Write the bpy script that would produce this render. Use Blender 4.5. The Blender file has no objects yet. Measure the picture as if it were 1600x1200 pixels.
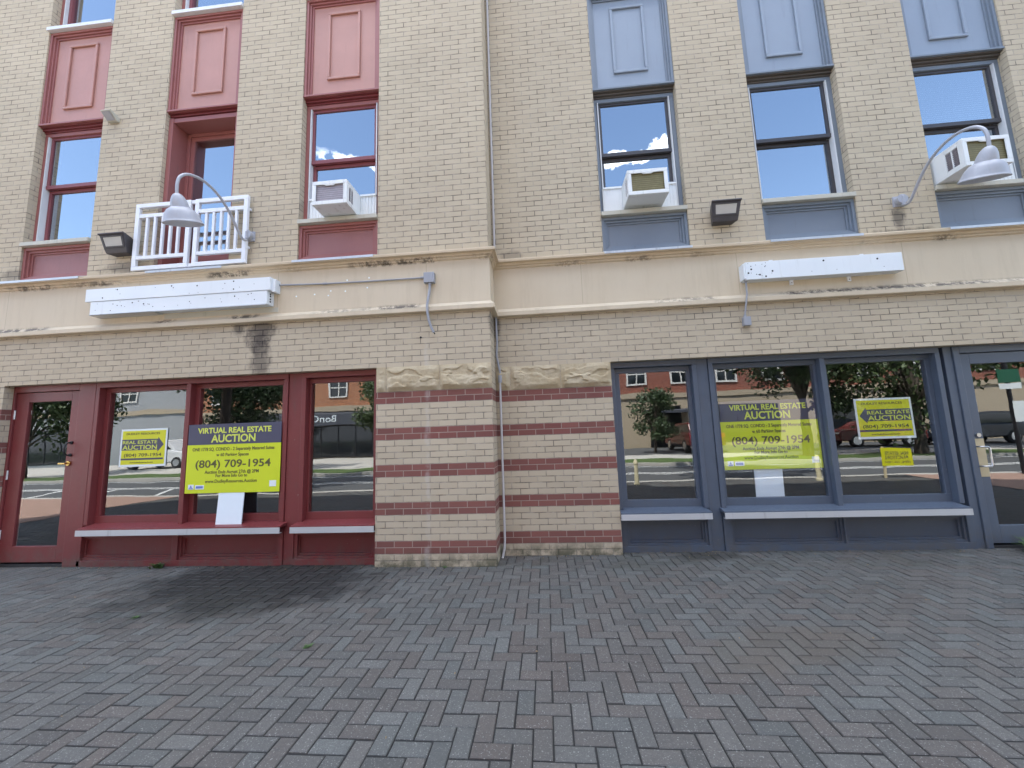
import bpy, bmesh, math, random
from mathutils import Vector, Matrix, noise as mnoise
random.seed(7)
S = bpy.context.scene
COL = S.collection
R = math.radians
GZ = -0.135                      # pavement level in front of the building
YB = 0.356                       # set-back of the grey-trimmed wing

# ---------------------------------------------------------------- camera
cam_d = bpy.data.cameras.new('camera'); cam = bpy.data.objects.new('camera', cam_d); COL.objects.link(cam)
cam_d.sensor_fit = 'HORIZONTAL'; cam_d.sensor_width = 36.0; cam_d.lens = 13.7728
cam_d.clip_start = 0.05; cam_d.clip_end = 2000
cr = Vector((0.99575813, 0.08536981, -0.03431838)); cu = Vector((0.04460371, -0.1216523, 0.99157008)); cf = Vector((-0.08047524, 0.98889469, 0.12494407))
m = Matrix((cr, cu, -cf)).transposed().to_4x4(); m.translation = Vector((0.5755265, -4.3087175, 1.2535156))
cam.matrix_world = m
S.camera = cam
# ---------------------------------------------------------------- light
SUN_EL, SUN_AZ = 58.0, 32.0       # sun stands behind the building, SUN_AZ degrees left of straight ahead
W = bpy.data.worlds.new('World'); S.world = W; W.use_nodes = True
wt = W.node_tree; wt.nodes.clear()
def wn(t, **k):
    n = wt.nodes.new(t)
    for a, b in k.items(): setattr(n, a, b)
    return n
wo = wn('ShaderNodeOutputWorld'); wb = wn('ShaderNodeBackground'); wb.inputs['Strength'].default_value = 0.12
sky = wn('ShaderNodeTexSky', sky_type='NISHITA'); sky.sun_disc = False
sky.sun_elevation = R(SUN_EL); sky.sun_rotation = R(-SUN_AZ); sky.air_density = 1.0; sky.dust_density = 0.6; sky.ozone_density = 1.0
wtc = wn('ShaderNodeTexCoord'); wmp = wn('ShaderNodeMapping'); wmp.inputs['Scale'].default_value = (1.0, 1.0, 3.4); wmp.inputs['Location'].default_value = (0.35, 0.1, 0.62)
wns = wn('ShaderNodeTexNoise'); wns.inputs['Scale'].default_value = 3.2; wns.inputs['Detail'].default_value = 9; wns.inputs['Roughness'].default_value = 0.56
wcr = wn('ShaderNodeValToRGB'); wcr.color_ramp.elements[0].position = 0.53; wcr.color_ramp.elements[1].position = 0.66
wmx = wn('ShaderNodeMixRGB'); wmx.inputs['Color2'].default_value = (11.5, 12.0, 13.0, 1)
wt.links.new(wtc.outputs['Generated'], wmp.inputs['Vector']); wt.links.new(wmp.outputs['Vector'], wns.inputs['Vector'])
wsx = wn('ShaderNodeSeparateXYZ'); wt.links.new(wtc.outputs['Generated'], wsx.inputs[0])
wn2 = wn('ShaderNodeTexNoise'); wn2.inputs['Scale'].default_value = 16; wn2.inputs['Detail'].default_value = 8; wn2.inputs['Roughness'].default_value = 0.62; wt.links.new(wtc.outputs['Generated'], wn2.inputs['Vector'])
wj = wn('ShaderNodeMath', operation='MULTIPLY_ADD'); wt.links.new(wn2.outputs['Fac'], wj.inputs[0]); wj.inputs[1].default_value = 0.075; wj.inputs[2].default_value = -0.0375
wzj = wn('ShaderNodeMath', operation='ADD'); wt.links.new(wsx.outputs['Z'], wzj.inputs[0]); wt.links.new(wj.outputs[0], wzj.inputs[1])
wd = wn('ShaderNodeMath', operation='SUBTRACT'); wt.links.new(wzj.outputs[0], wd.inputs[0]); wd.inputs[1].default_value = 0.578
wda = wn('ShaderNodeMath', operation='ABSOLUTE'); wt.links.new(wd.outputs[0], wda.inputs[0])
def wmap(src, a0, a1, t1):
    q = wn('ShaderNodeMapRange'); q.interpolation_type = 'SMOOTHSTEP'; wt.links.new(src, q.inputs['Value'])
    q.inputs['From Min'].default_value = a0; q.inputs['From Max'].default_value = a1; q.inputs['To Max'].default_value = t1; return q
wbk = wmap(wda.outputs[0], 0.024, 0.002, 0.34)            # thin cloud bank about 37 degrees up
whi = wmap(wsx.outputs['Z'], 0.70, 0.82, 0.34)            # added broken cloud overhead, out of view, to whiten the light
wlo = wmap(wsx.outputs['Z'], 0.27, 0.15, 0.30)            # added low cloud over the roofs, also to whiten the light
wsum = wn('ShaderNodeMath', operation='ADD'); wt.links.new(whi.outputs['Result'], wsum.inputs[0]); wt.links.new(wlo.outputs['Result'], wsum.inputs[1])
wlow = wn('ShaderNodeMath', operation='SUBTRACT'); wt.links.new(wsum.outputs[0], wlow.inputs[0]); wlow.inputs[1].default_value = 0.20
wside = wmap(wsx.outputs['X'], 0.40, 0.30, 1.0)
wbs = wn('ShaderNodeMath', operation='MULTIPLY'); wt.links.new(wbk.outputs['Result'], wbs.inputs[0]); wt.links.new(wside.outputs['Result'], wbs.inputs[1])
wad = wn('ShaderNodeMath', operation='ADD'); wt.links.new(wns.outputs['Fac'], wad.inputs[0]); wt.links.new(wbs.outputs[0], wad.inputs[1])
wad2 = wn('ShaderNodeMath', operation='ADD'); wt.links.new(wad.outputs[0], wad2.inputs[0]); wt.links.new(wlow.outputs[0], wad2.inputs[1])
wt.links.new(wad2.outputs[0], wcr.inputs['Fac']); wt.links.new(wcr.outputs['Color'], wmx.inputs['Fac'])
wt.links.new(sky.outputs['Color'], wmx.inputs['Color1']); wt.links.new(wmx.outputs['Color'], wb.inputs['Color']); wt.links.new(wb.outputs['Background'], wo.inputs['Surface'])
sd = bpy.data.lights.new('sun', 'SUN'); sd.energy = 4.0; sd.angle = R(0.53); sd.color = (1.0, 0.95, 0.87)
sun = bpy.data.objects.new('sun', sd); COL.objects.link(sun); sun.location = (-20, 20, 40)
a, e = R(SUN_AZ), R(SUN_EL)
to_sun = Vector((-math.sin(a)*math.cos(e), math.cos(a)*math.cos(e), math.sin(e)))
sun.rotation_euler = to_sun.to_track_quat('Z', 'Y').to_euler()
S.view_settings.view_transform = 'Standard'; S.view_settings.look = 'None'; S.view_settings.gamma = 1.0
S.view_settings.exposure = 2.18
S.cycles.max_bounces = 8; S.cycles.transparent_max_bounces = 12; S.cycles.glossy_bounces = 4

# ---------------------------------------------------------------- material helpers
class NT:
    def __init__(s, name):
        s.m = bpy.data.materials.new(name); s.m.use_nodes = True; s.t = s.m.node_tree; s.t.nodes.clear()
        s.out = s.n('ShaderNodeOutputMaterial')
    def n(s, t, **k):
        x = s.t.nodes.new(t)
        for a, b in k.items(): setattr(x, a, b)
        return x
    def l(s, a, b): s.t.links.new(a, b)
    def setin(s, sock, v):
        if isinstance(v, bpy.types.NodeSocket): s.l(v, sock)
        elif v is not None: sock.default_value = v
    def math(s, op, a, b=None, clamp=False):
        x = s.n('ShaderNodeMath', operation=op); x.use_clamp = clamp
        s.setin(x.inputs[0], a)
        if b is not None: s.setin(x.inputs[1], b)
        return x.outputs[0]
    def mix(s, f, a, b, bt='MIX'):
        x = s.n('ShaderNodeMixRGB', blend_type=bt)
        s.setin(x.inputs['Fac'], f); s.setin(x.inputs['Color1'], a); s.setin(x.inputs['Color2'], b)
        return x.outputs[0]
    def noise(s, vec, scale, detail=4, rough=0.55):
        x = s.n('ShaderNodeTexNoise'); x.inputs['Scale'].default_value = scale; x.inputs['Detail'].default_value = detail; x.inputs['Roughness'].default_value = rough
        if vec is not None: s.l(vec, x.inputs['Vector'])
        return x.outputs['Fac']
    def ramp(s, f, lo, hi):
        x = s.n('ShaderNodeMapRange'); x.interpolation_type = 'SMOOTHSTEP'
        s.setin(x.inputs['Value'], f); x.inputs['From Min'].default_value = lo; x.inputs['From Max'].default_value = hi
        return x.outputs['Result']
    def pos(s):
        g = s.n('ShaderNodeNewGeometry'); return g.outputs['Position']
    def sep(s, v):
        x = s.n('ShaderNodeSeparateXYZ'); s.l(v, x.inputs[0]); return x.outputs
    def comb(s, x, y, z):
        c = s.n('ShaderNodeCombineXYZ')
        for i, v in enumerate((x, y, z)): s.setin(c.inputs[i], v)
        return c.outputs[0]
    def bump(s, h, dist, strength=1.0):
        b = s.n('ShaderNodeBump'); b.inputs['Distance'].default_value = dist; b.inputs['Strength'].default_value = strength; s.l(h, b.inputs['Height']); return b.outputs['Normal']
    def bsdf(s, col, rough=0.7, metal=0.0, normal=None, spec=0.5):
        p = s.n('ShaderNodeBsdfPrincipled')
        s.setin(p.inputs['Base Color'], col if isinstance(col, bpy.types.NodeSocket) else (*col[:3], 1)); s.setin(p.inputs['Roughness'], rough)
        p.inputs['Metallic'].default_value = metal; p.inputs['Specular IOR Level'].default_value = spec
        if normal is not None: s.l(normal, p.inputs['Normal'])
        s.l(p.outputs[0], s.out.inputs['Surface']); return p
def c4(c): return (c[0], c[1], c[2], 1)
def dk(c, f): return (c[0]*f, c[1]*f, c[2]*f)

def paint(name, col, rough=0.45, var=0.14, dirt=0.25, metal=0.0, dirtcol=(0.08, 0.07, 0.055), spec=0.5, bump=0.0008):
    t = NT(name); p = t.pos()
    n1 = t.noise(p, 2.3, 5, 0.6); n2 = t.noise(p, 28, 4, 0.6)
    c = t.mix(n1, c4(dk(col, 1-var)), c4(dk(col, 1+var)))
    st = t.n('ShaderNodeMapping'); st.inputs['Scale'].default_value = (14, 14, 1.6); t.l(p, st.inputs['Vector'])
    streak = t.noise(st.outputs[0], 1.0, 4, 0.65)
    f = t.math('MULTIPLY', t.ramp(streak, 0.56, 0.8), dirt)
    c = t.mix(f, c, c4(dirtcol))
    zz = t.sep(p)[2]
    low = t.math('MULTIPLY', t.ramp(zz, 0.16, -0.13), t.ramp(t.noise(p, 8, 6, 0.75), 0.36, 0.66))
    c = t.mix(t.math('MULTIPLY', low, 0.6), c, c4((0.10, 0.09, 0.075)))
    chip = t.math('MULTIPLY', t.ramp(t.noise(p, 34, 3, 0.6), 0.70, 0.74), t.ramp(zz, 2.2, 0.4))
    c = t.mix(t.math('MULTIPLY', chip, 0.45), c, c4((0.30, 0.27, 0.24)))
    r = t.math('ADD', t.math('MULTIPLY', n2, 0.25), rough-0.12)
    t.bsdf(c, r, metal, t.bump(n2, bump, 0.6), spec); return t.m

def plain(name, col, rough=0.6, metal=0.0, var=0.1, scale=9.0):
    t = NT(name); p = t.pos(); n1 = t.noise(p, scale, 3)
    t.bsdf(t.mix(n1, c4(dk(col, 1-var)), c4(dk(col, 1+var))), rough, metal); return t.m

def brick_mat(name, buff_a, buff_b, mortar, bands=True, upper_phase=3.494, red_a=(0.235, 0.088, 0.074), red_b=(0.175, 0.066, 0.058), blots=()):
    t = NT(name); p = t.pos(); x, y, z = t.sep(p)
    up = t.math('GREATER_THAN', z, 3.0)
    u = t.math('ADD', t.math('ADD', x, y), 20*0.2032)
    zz = t.math('SUBTRACT', t.math('ADD', z, 0.068*21), t.math('MULTIPLY', up, upper_phase - 0.068*51))
    zz = t.math('ADD', zz, t.math('MULTIPLY', up, -0.068*1))
    v = t.comb(u, zz, 0.0)
    def tex(a, b, mo):
        k = t.n('ShaderNodeTexBrick'); k.offset = 0.5; k.offset_frequency = 2; k.squash = 1.0
        t.l(v, k.inputs['Vector']); k.inputs['Scale'].default_value = 1.0; k.inputs['Brick Width'].default_value = 0.2032; k.inputs['Row Height'].default_value = 0.068
        k.inputs['Mortar Size'].default_value = 0.0048; k.inputs['Mortar Smooth'].default_value = 0.25; k.inputs['Bias'].default_value = 0.0
        k.inputs['Color1'].default_value = c4(a); k.inputs['Color2'].default_value = c4(b); k.inputs['Mortar'].default_value = c4(mo)
        return k
    kb = tex(buff_a, buff_b, mortar)
    n_big = t.noise(p, 0.7, 4, 0.6); n_mid = t.noise(p, 7, 5, 0.65); n_fine = t.noise(p, 160, 3, 0.7)
    # mortar tone drifts from light to dark across the wall
    mt = t.mix(t.ramp(n_mid, 0.35, 0.68), c4(dk(mortar, 1.75)), c4(dk(mortar, 0.55)))
    t.l(mt, kb.inputs['Mortar'])
    col = kb.outputs['Color']; fac = kb.outputs['Fac']
    if bands:
        kr = tex(red_a, red_b, (0.36, 0.27, 0.23))
        m6 = t.math('FLOORED_MODULO', z, 0.408)
        inb = t.math('MULTIPLY', t.math('LESS_THAN', m6, 0.136), t.math('MULTIPLY', t.math('LESS_THAN', z, 1.768), t.math('GREATER_THAN', z, -0.003)))
        col = t.mix(inb, col, kr.outputs['Color'])
    col = t.mix(t.ramp(n_big, 0.3, 0.7), t.mix(0.14, col, c4((0.20, 0.17, 0.13))), col)
    speck = t.mix(t.math('MULTIPLY', t.ramp(n_fine, 0.55, 0.8), 0.22), col, c4((0.16, 0.12, 0.08)))
    col = speck
    # green-black grime on the lowest courses
    low = t.math('MULTIPLY', t.ramp(z, 0.09, -0.13), t.ramp(t.noise(p, 5, 5, 0.7), 0.34, 0.62))
    col = t.mix(t.math('MULTIPLY', low, 0.85), col, c4((0.055, 0.06, 0.035)))
    # soot blots running down the wall
    for (bx, bz, rx, rz, k) in blots:
        dx = t.math('DIVIDE', t.math('SUBTRACT', x, bx), rx); dz = t.math('DIVIDE', t.math('SUBTRACT', z, bz), rz)
        d = t.math('SQRT', t.math('ADD', t.math('MULTIPLY', dx, dx), t.math('MULTIPLY', dz, dz)))
        d = t.math('ADD', d, t.math('MULTIPLY', t.math('SUBTRACT', t.noise(p, 9, 5, 0.7), 0.5), 1.5))
        mk = t.ramp(d, 1.0, 0.3)
        joints = t.math('ADD', t.math('MULTIPLY', fac, 0.3), 0.7)
        col = t.mix(t.math('MULTIPLY', t.math('MULTIPLY', mk, joints), k), col, c4((0.03, 0.025, 0.028)))
    if blots:
        wx = t.math('ADD', t.math('SUBTRACT', x, -0.74), t.math('MULTIPLY', t.math('SUBTRACT', t.noise(p, 3, 3), 0.5), 0.10))
        wk = t.math('MULTIPLY', t.ramp(t.math('ABSOLUTE', wx), 0.045, 0.005), t.math('MULTIPLY', t.ramp(z, 2.5, 2.2), t.ramp(t.noise(p, 6, 5, 0.7), 0.35, 0.6)))
        col = t.mix(t.math('MULTIPLY', wk, 0.32), col, c4((0.55, 0.53, 0.50)))
    h = t.math('ADD', t.math('MULTIPLY', t.math('SUBTRACT', 1.0, fac), 1.0), t.math('MULTIPLY', n_fine, 0.22))
    h = t.math('ADD', h, t.math('MULTIPLY', n_mid, 0.15))
    t.bsdf(col, 0.88, 0.0, t.bump(h, 0.006, 0.9), 0.25); return t.m

M = {}
BL_A = [(-2.78, 2.58, 0.25, 0.34, 1.0), (-2.76, 2.24, 0.17, 0.42, 0.85), (-3.05, 2.64, 0.12, 0.14, 0.9), (-4.6, 3.5, 0.5, 0.1, 0.6), (-6.2, 3.5, 0.3, 0.12, 0.6), (4.78, 3.58, 0.10, 0.17, 0.85), (4.85, 3.41, 0.55, 0.07, 0.9), (0.25, 3.45, 0.2, 0.1, 0.5), (0.03, 2.55, 0.08, 0.22, 0.75)]
M['brick'] = brick_mat('buff_brick', (0.525, 0.448, 0.332), (0.482, 0.408, 0.30), (0.265, 0.232, 0.188), True, blots=BL_A)

def stone_mat():
    t = NT('sandstone'); p = t.pos()
    n1 = t.noise(p, 4, 6, 0.65); n2 = t.noise(p, 40, 5, 0.7)
    c = t.mix(t.ramp(n1, 0.3, 0.7), c4((0.39, 0.315, 0.20)), c4((0.49, 0.42, 0.30)))
    c = t.mix(t.math('MULTIPLY', t.ramp(n2, 0.55, 0.75), 0.35), c, c4((0.27, 0.2, 0.12)))
    t.bsdf(c, 0.9, 0, t.bump(n2, 0.008, 0.8), 0.2); return t.m
M['stone'] = stone_mat()

def fascia_mat():
    t = NT('cream_fascia'); p = t.pos(); x, y, z = t.sep(p)
    n1 = t.noise(p, 1.4, 5, 0.6); n2 = t.noise(p, 16, 6, 0.7)
    c = t.mix(n1, c4((0.53, 0.435, 0.31)), c4((0.61, 0.53, 0.405)))
    st = t.n('ShaderNodeMapping'); st.inputs['Scale'].default_value = (9, 9, 0.9); t.l(p, st.inputs['Vector'])
    c = t.mix(t.math('MULTIPLY', t.ramp(t.noise(st.outputs[0], 1.0, 5, 0.7), 0.45, 0.75), 0.22), c, c4((0.36, 0.29, 0.2)))
    # rusty tan wash below the top moulding
    c = t.mix(t.math('MULTIPLY', t.ramp(z, 3.12, 3.3), 0.35), c, c4((0.50, 0.365, 0.225)))
    # black mould: along the ledge of the lower moulding and under the upper one
    sm = t.n('ShaderNodeMapping'); sm.inputs['Scale'].default_value = (1.0, 1.0, 0.5); t.l(p, sm.inputs['Vector'])
    where = t.ramp(t.noise(sm.outputs[0], 0.9, 3, 0.5), 0.48, 0.60)
    led = t.math('MULTIPLY', t.math('MULTIPLY', t.ramp(z, 2.715, 2.735), t.ramp(z, 2.80, 2.755)), t.math('MULTIPLY', where, t.ramp(t.noise(p, 13, 6, 0.75), 0.40, 0.56)))
    up = t.math('MULTIPLY', t.math('MULTIPLY', t.ramp(z, 3.255, 3.29), t.ramp(z, 3.345, 3.315)), t.math('MULTIPLY', t.ramp(t.noise(p, 1.3, 3, 0.5), 0.42, 0.58), t.ramp(t.noise(p, 15, 6, 0.75), 0.42, 0.58)))
    c = t.mix(t.math('MULTIPLY', led, 0.9), c, c4((0.05, 0.04, 0.035)))
    c = t.mix(t.math('MULTIPLY', up, 0.85), c, c4((0.05, 0.04, 0.03)))
    # panel seams every 1.83 m
    md = t.math('FLOORED_MODULO', t.math('ADD', x, 0.74), 1.83)
    seam = t.math('MULTIPLY', t.math('LESS_THAN', md, 0.006), t.math('LESS_THAN', t.math('ABSOLUTE', t.math('SUBTRACT', z, 3.04)), 0.25))
    c = t.mix(t.math('MULTIPLY', seam, 0.45), c, c4((0.22, 0.17, 0.11)))
    t.bsdf(c, 0.6, 0, t.bump(n2, 0.0015, 0.6), 0.35); return t.m
M['fascia'] = fascia_mat()

RED = (0.165, 0.031, 0.032); GREY = (0.078, 0.100, 0.138)
M['red'] = paint('red_paint', RED, 0.42, 0.16, 0.30)
M['grey'] = paint('grey_blue_paint', GREY, 0.42, 0.13, 0.28)
M['red_panel'] = paint('glare_pale_red_paint', (0.43, 0.22, 0.18), 0.5, 0.14, 0.2)  # red paint lightened: veiling glare on the upper panels put into the colour
M['grey_panel'] = paint('glare_pale_blue_paint', (0.24, 0.285, 0.35), 0.45, 0.08, 0.15)  # blue-grey lightened: glare and sky sheen on the upper panels painted in
M['red_up'] = paint('glare_pale_red_trim', (0.29, 0.105, 0.095), 0.45, 0.15, 0.25)  # upper red trim, paler than the shopfront red to carry the glare
M['grey_up'] = paint('glare_pale_blue_trim', (0.17, 0.203, 0.248), 0.45, 0.1, 0.2)  # upper blue trim, paler than the shopfront grey to carry glare and sheen
M['red_apron'] = paint('half_glare_red_paint', (0.29, 0.125, 0.118), 0.5, 0.14, 0.25)  # apron boards: same red with part of the glare mixed in
M['grey_apron'] = paint('half_glare_blue_paint', (0.175, 0.20, 0.24), 0.45, 0.08, 0.2)  # apron boards: same grey with part of the glare mixed in
M['alu'] = paint('aluminium', (0.56, 0.58, 0.60), 0.4, 0.1, 0.3, 0.35)
M['sillcream'] = paint('weathered_sill', (0.46, 0.44, 0.37), 0.6, 0.15, 0.4)
M['liner'] = paint('pale_liner', (0.62, 0.64, 0.66), 0.45, 0.08, 0.2)
M['head_brown'] = paint('shaded_brown_head', (0.085, 0.072, 0.062), 0.6, 0.2, 0.3)  # dirty brown soffit colour, with the shade under the spandrel darkened in
M['bronze'] = paint('bronze_sash', (0.045, 0.04, 0.042), 0.4, 0.2, 0.1)
M['redsash'] = paint('red_sash', (0.20, 0.05, 0.055), 0.45, 0.15, 0.2)
M['white'] = paint('white_paint', (0.74, 0.76, 0.80), 0.42, 0.05, 0.16, 0, (0.25, 0.22, 0.18))
M['whitebox'] = paint('white_sheet_metal', (0.72, 0.76, 0.79), 0.4, 0.05, 0.2, 0.0, (0.2, 0.17, 0.13))
M['acwhite'] = paint('ac_casing', (0.72, 0.74, 0.74), 0.45, 0.06, 0.5, 0, (0.22, 0.2, 0.16))
M['pipe'] = paint('grey_pipe', (0.30, 0.31, 0.34), 0.5, 0.12, 0.2)
M['pvc'] = paint('weathered_downpipe', (0.47, 0.45, 0.45), 0.5, 0.1, 0.3)
M['lamp'] = paint('lamp_enamel', (0.37, 0.38, 0.42), 0.38, 0.1, 0.25)
M['lampin'] = paint('lamp_inside', (0.50, 0.46, 0.42), 0.6, 0.15, 0.3)
M['flood'] = paint('floodlight_bronze', (0.06, 0.055, 0.062), 0.5, 0.2, 0.2)
M['lens'] = plain('floodlight_lens', (0.52, 0.50, 0.46), 0.12)
M['black'] = plain('black_rubber', (0.018, 0.018, 0.02), 0.6)
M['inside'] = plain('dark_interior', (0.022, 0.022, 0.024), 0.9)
M['brass'] = plain('brass', (0.75, 0.52, 0.2), 0.22, 1.0, 0.05)
M['steel'] = plain('steel', (0.6, 0.6, 0.6), 0.3, 1.0, 0.05)
M['wire'] = plain('dark_metal', (0.03, 0.03, 0.035), 0.4, 0.6)
M['plate'] = plain('tan_card', (0.50, 0.42, 0.26), 0.7)
M['blind'] = plain('window_blind', (0.30, 0.32, 0.36), 0.8)
M['board'] = plain('white_board', (0.72, 0.80, 0.86), 0.6, 0, 0.03)
M['sigyellow'] = plain('sign_yellow', (0.58, 0.66, 0.016), 0.5, 0, 0.04)
M['sigyellow2'] = plain('sign_deep_yellow', (0.62, 0.62, 0.012), 0.5, 0, 0.04)
M['signavy'] = plain('sign_slate', (0.062, 0.062, 0.105), 0.5, 0, 0.06)
M['sigblue'] = plain('sign_logo_blue', (0.14, 0.2, 0.5), 0.5)
M['sigwhite'] = plain('sign_white', (0.72, 0.78, 0.80), 0.5, 0, 0.03)
M['sigtext'] = plain('sign_dark_text', (0.10, 0.095, 0.03), 0.6)
M['sigytext'] = plain('sign_yellow_text', (0.62, 0.68, 0.10), 0.6)

def coil_mat(name, col, step=0.011):
    t = NT(name); p = t.pos(); x, y, z = t.sep(p)
    w = t.math('FLOORED_MODULO', z, step*2.2); f = t.ramp(w, step*0.7, step*1.4)
    n = t.noise(p, 20, 4, 0.7)
    c = t.mix(n, c4(dk(col, 0.7)), c4(dk(col, 1.3))); c = t.mix(t.math('MULTIPLY', f, 0.45), c, c4(dk(col, 0.45)))
    t.bsdf(c, 0.6, 0.25, t.bump(f, 0.004, 0.6)); return t.m
M['coil'] = coil_mat('olive_coil', (0.20, 0.175, 0.085))
M['coilgrey'] = coil_mat('grey_coil', (0.36, 0.33, 0.36))

def glass_mat(name, boost, base, tint, wav=0.0016, wscale=1.3):
    t = NT(name); p = t.pos()
    st = t.n('ShaderNodeMapping'); st.inputs['Scale'].default_value = (0.8, 0.8, 1.5); t.l(p, st.inputs['Vector'])
    nz = t.bump(t.noise(st.outputs[0], wscale, 2, 0.4), wav, 1.0)
    gg = t.n('ShaderNodeNewGeometry'); dp = t.n('ShaderNodeVectorMath', operation='DOT_PRODUCT')
    t.l(gg.outputs['Normal'], dp.inputs[0]); t.l(gg.outputs['Incoming'], dp.inputs[1])
    ct = t.math('ABSOLUTE', dp.outputs['Value'])
    f = t.math('ADD', t.math('MULTIPLY', t.math('POWER', t.math('SUBTRACT', 1.0, ct), 5.0), boost), base, True)
    f = t.math('MULTIPLY', f, t.math('SUBTRACT', 1.0, gg.outputs['Backfacing']))     # coating on the street face only
    g = t.n('ShaderNodeBsdfGlossy'); g.inputs['Roughness'].default_value = 0.0; g.inputs['Color'].default_value = (0.93, 0.97, 1.0, 1); t.l(nz, g.inputs['Normal'])
    tr = t.n('ShaderNodeBsdfTransparent'); tr.inputs['Color'].default_value = c4(tint)
    mx = t.n('ShaderNodeMixShader'); t.l(f, mx.inputs['Fac']); t.l(tr.outputs[0], mx.inputs[1]); t.l(g.outputs[0], mx.inputs[2]); t.l(mx.outputs[0], t.out.inputs['Surface'])
    return t.m
M['glass'] = glass_mat('shop_glass', 0.85, 0.19, (1.0, 1.0, 1.0))
M['upglass'] = glass_mat('upper_glass', 0.6, 0.44, (0.7, 0.75, 0.78), 0.0008, 1.0)

def paver_mat():
    t = NT('clay_pavers'); p = t.pos(); x, y, z = t.sep(p)
    a1 = t.n('ShaderNodeAttribute'); a1.attribute_name = 'tone'
    a2 = t.n('ShaderNodeAttribute'); a2.attribute_name = 'hue'
    n1 = t.noise(p, 45, 5, 0.75); n2 = t.noise(p, 210, 3, 0.7); n3 = t.noise(p, 0.9, 4, 0.6)
    g = t.mix(a1.outputs['Fac'], c4((0.064, 0.069, 0.068)), c4((0.132, 0.138, 0.134)))
    br = t.mix(a1.outputs['Fac'], c4((0.082, 0.068, 0.061)), c4((0.120, 0.102, 0.092)))
    c = t.mix(a2.outputs['Fac'], g, br)
    n4 = t.noise(p, 130, 2, 0.6)
    c = t.mix(t.math('MULTIPLY', t.ramp(n2, 0.62, 0.38), 0.42), c, c4((0.05, 0.052, 0.05)))
    c = t.mix(t.math('MULTIPLY', t.ramp(n1, 0.35, 0.7), 0.4), c, c4((0.050, 0.052, 0.054)))
    c = t.mix(t.math('MULTIPLY', t.ramp(n4, 0.60, 0.70), 0.5), c, c4((0.33, 0.33, 0.32)))
    c = t.mix(t.math('MULTIPLY', t.ramp(n3, 0.4, 0.7), 0.22), c, c4((0.085, 0.075, 0.065)))
    nn = t.math('ADD', t.math('MULTIPLY', t.math('SUBTRACT', t.noise(p, 1.7, 4, 0.55), 0.5), 1.1), t.math('MULTIPLY', t.math('SUBTRACT', t.noise(p, 7, 5, 0.7), 0.5), 0.8))
    def blot(col, cx, cy, rx, ry, ang, k, dcol):
        ca, sa = math.cos(ang), math.sin(ang)
        dx = t.math('SUBTRACT', x, cx); dy = t.math('SUBTRACT', y, cy)
        u = t.math('DIVIDE', t.math('ADD', t.math('MULTIPLY', dx, ca), t.math('MULTIPLY', dy, sa)), rx)
        v = t.math('DIVIDE', t.math('SUBTRACT', t.math('MULTIPLY', dy, ca), t.math('MULTIPLY', dx, sa)), ry)
        d = t.math('SQRT', t.math('ADD', t.math('MULTIPLY', u, u), t.math('MULTIPLY', v, v)))
        d = t.math('ADD', d, nn)
        mk = t.ramp(d, 1.12, 0.50)
        return t.mix(t.math('MULTIPLY', mk, k), col, c4(dcol)), mk
    c, wet = blot(c, -2.35, -0.42, 1.35, 0.98, 0.12, 0.90, (0.016, 0.016, 0.016))
    c, w2 = blot(c, 2.25, 0.30, 0.42, 0.17, 0.0, 0.7, (0.025, 0.024, 0.022))
    c, w3 = blot(c, 2.0, -1.55, 0.7, 0.28, 0.3, 0.45, (0.085, 0.07, 0.055))
    edge = t.math('MULTIPLY', t.ramp(y, -0.28, 0.02), t.ramp(t.noise(p, 4, 5, 0.7), 0.42, 0.66))
    c = t.mix(t.math('MULTIPLY', edge, 0.4), c, c4((0.04, 0.042, 0.03)))
    r = t.math('SUBTRACT', 0.74, t.math('MULTIPLY', wet, 0.2))
    t.bsdf(c, r, 0, t.bump(t.math('ADD', n2, n1), 0.0022, 0.7), 0.3); return t.m
M['paver'] = paver_mat()
M['sand'] = plain('joint_sand', (0.016, 0.016, 0.016), 0.95)
M['asphalt'] = plain('asphalt', (0.075, 0.078, 0.08), 0.9, 0, 0.25, 30)
M['concrete'] = plain('concrete', (0.42, 0.40, 0.36), 0.9, 0, 0.15, 3)
M['pinkpave'] = plain('sunlit_brick_paving', (0.30, 0.19, 0.145), 0.9, 0, 0.2, 7)
M['grass'] = plain('grass', (0.06, 0.10, 0.022), 0.9, 0, 0.4, 12)
M['line'] = plain('road_paint', (0.62, 0.62, 0.60), 0.7)
M['bark'] = plain('bark', (0.07, 0.055, 0.042), 0.9, 0, 0.3)
M['leaf'] = plain('leaf_dark', (0.035, 0.060, 0.020), 0.6, 0, 0.45, 3)
M['leaf2'] = plain('leaf_mid', (0.055, 0.085, 0.025), 0.6, 0, 0.45, 3)
M['weed'] = plain('weed_green', (0.05, 0.10, 0.025), 0.6, 0, 0.3, 30)
M['beige'] = plain('beige_masonry', (0.38, 0.31, 0.22), 0.85, 0, 0.12)
M['orangebrick'] = brick_mat('orange_brick', (0.40, 0.17, 0.085), (0.32, 0.13, 0.07), (0.35, 0.28, 0.22), False)
M['redbrick2'] = brick_mat('red_brick', (0.27, 0.085, 0.055), (0.21, 0.07, 0.05), (0.3, 0.22, 0.18), False)
M['greywall'] = plain('grey_cladding', (0.30, 0.31, 0.32), 0.8)
M['darkglass'] = plain('dark_glass', (0.012, 0.015, 0.018), 0.06)
M['awning'] = plain('dark_awning', (0.05, 0.055, 0.07), 0.7)
M['trim'] = plain('white_trim', (0.62, 0.60, 0.56), 0.6)
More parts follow.
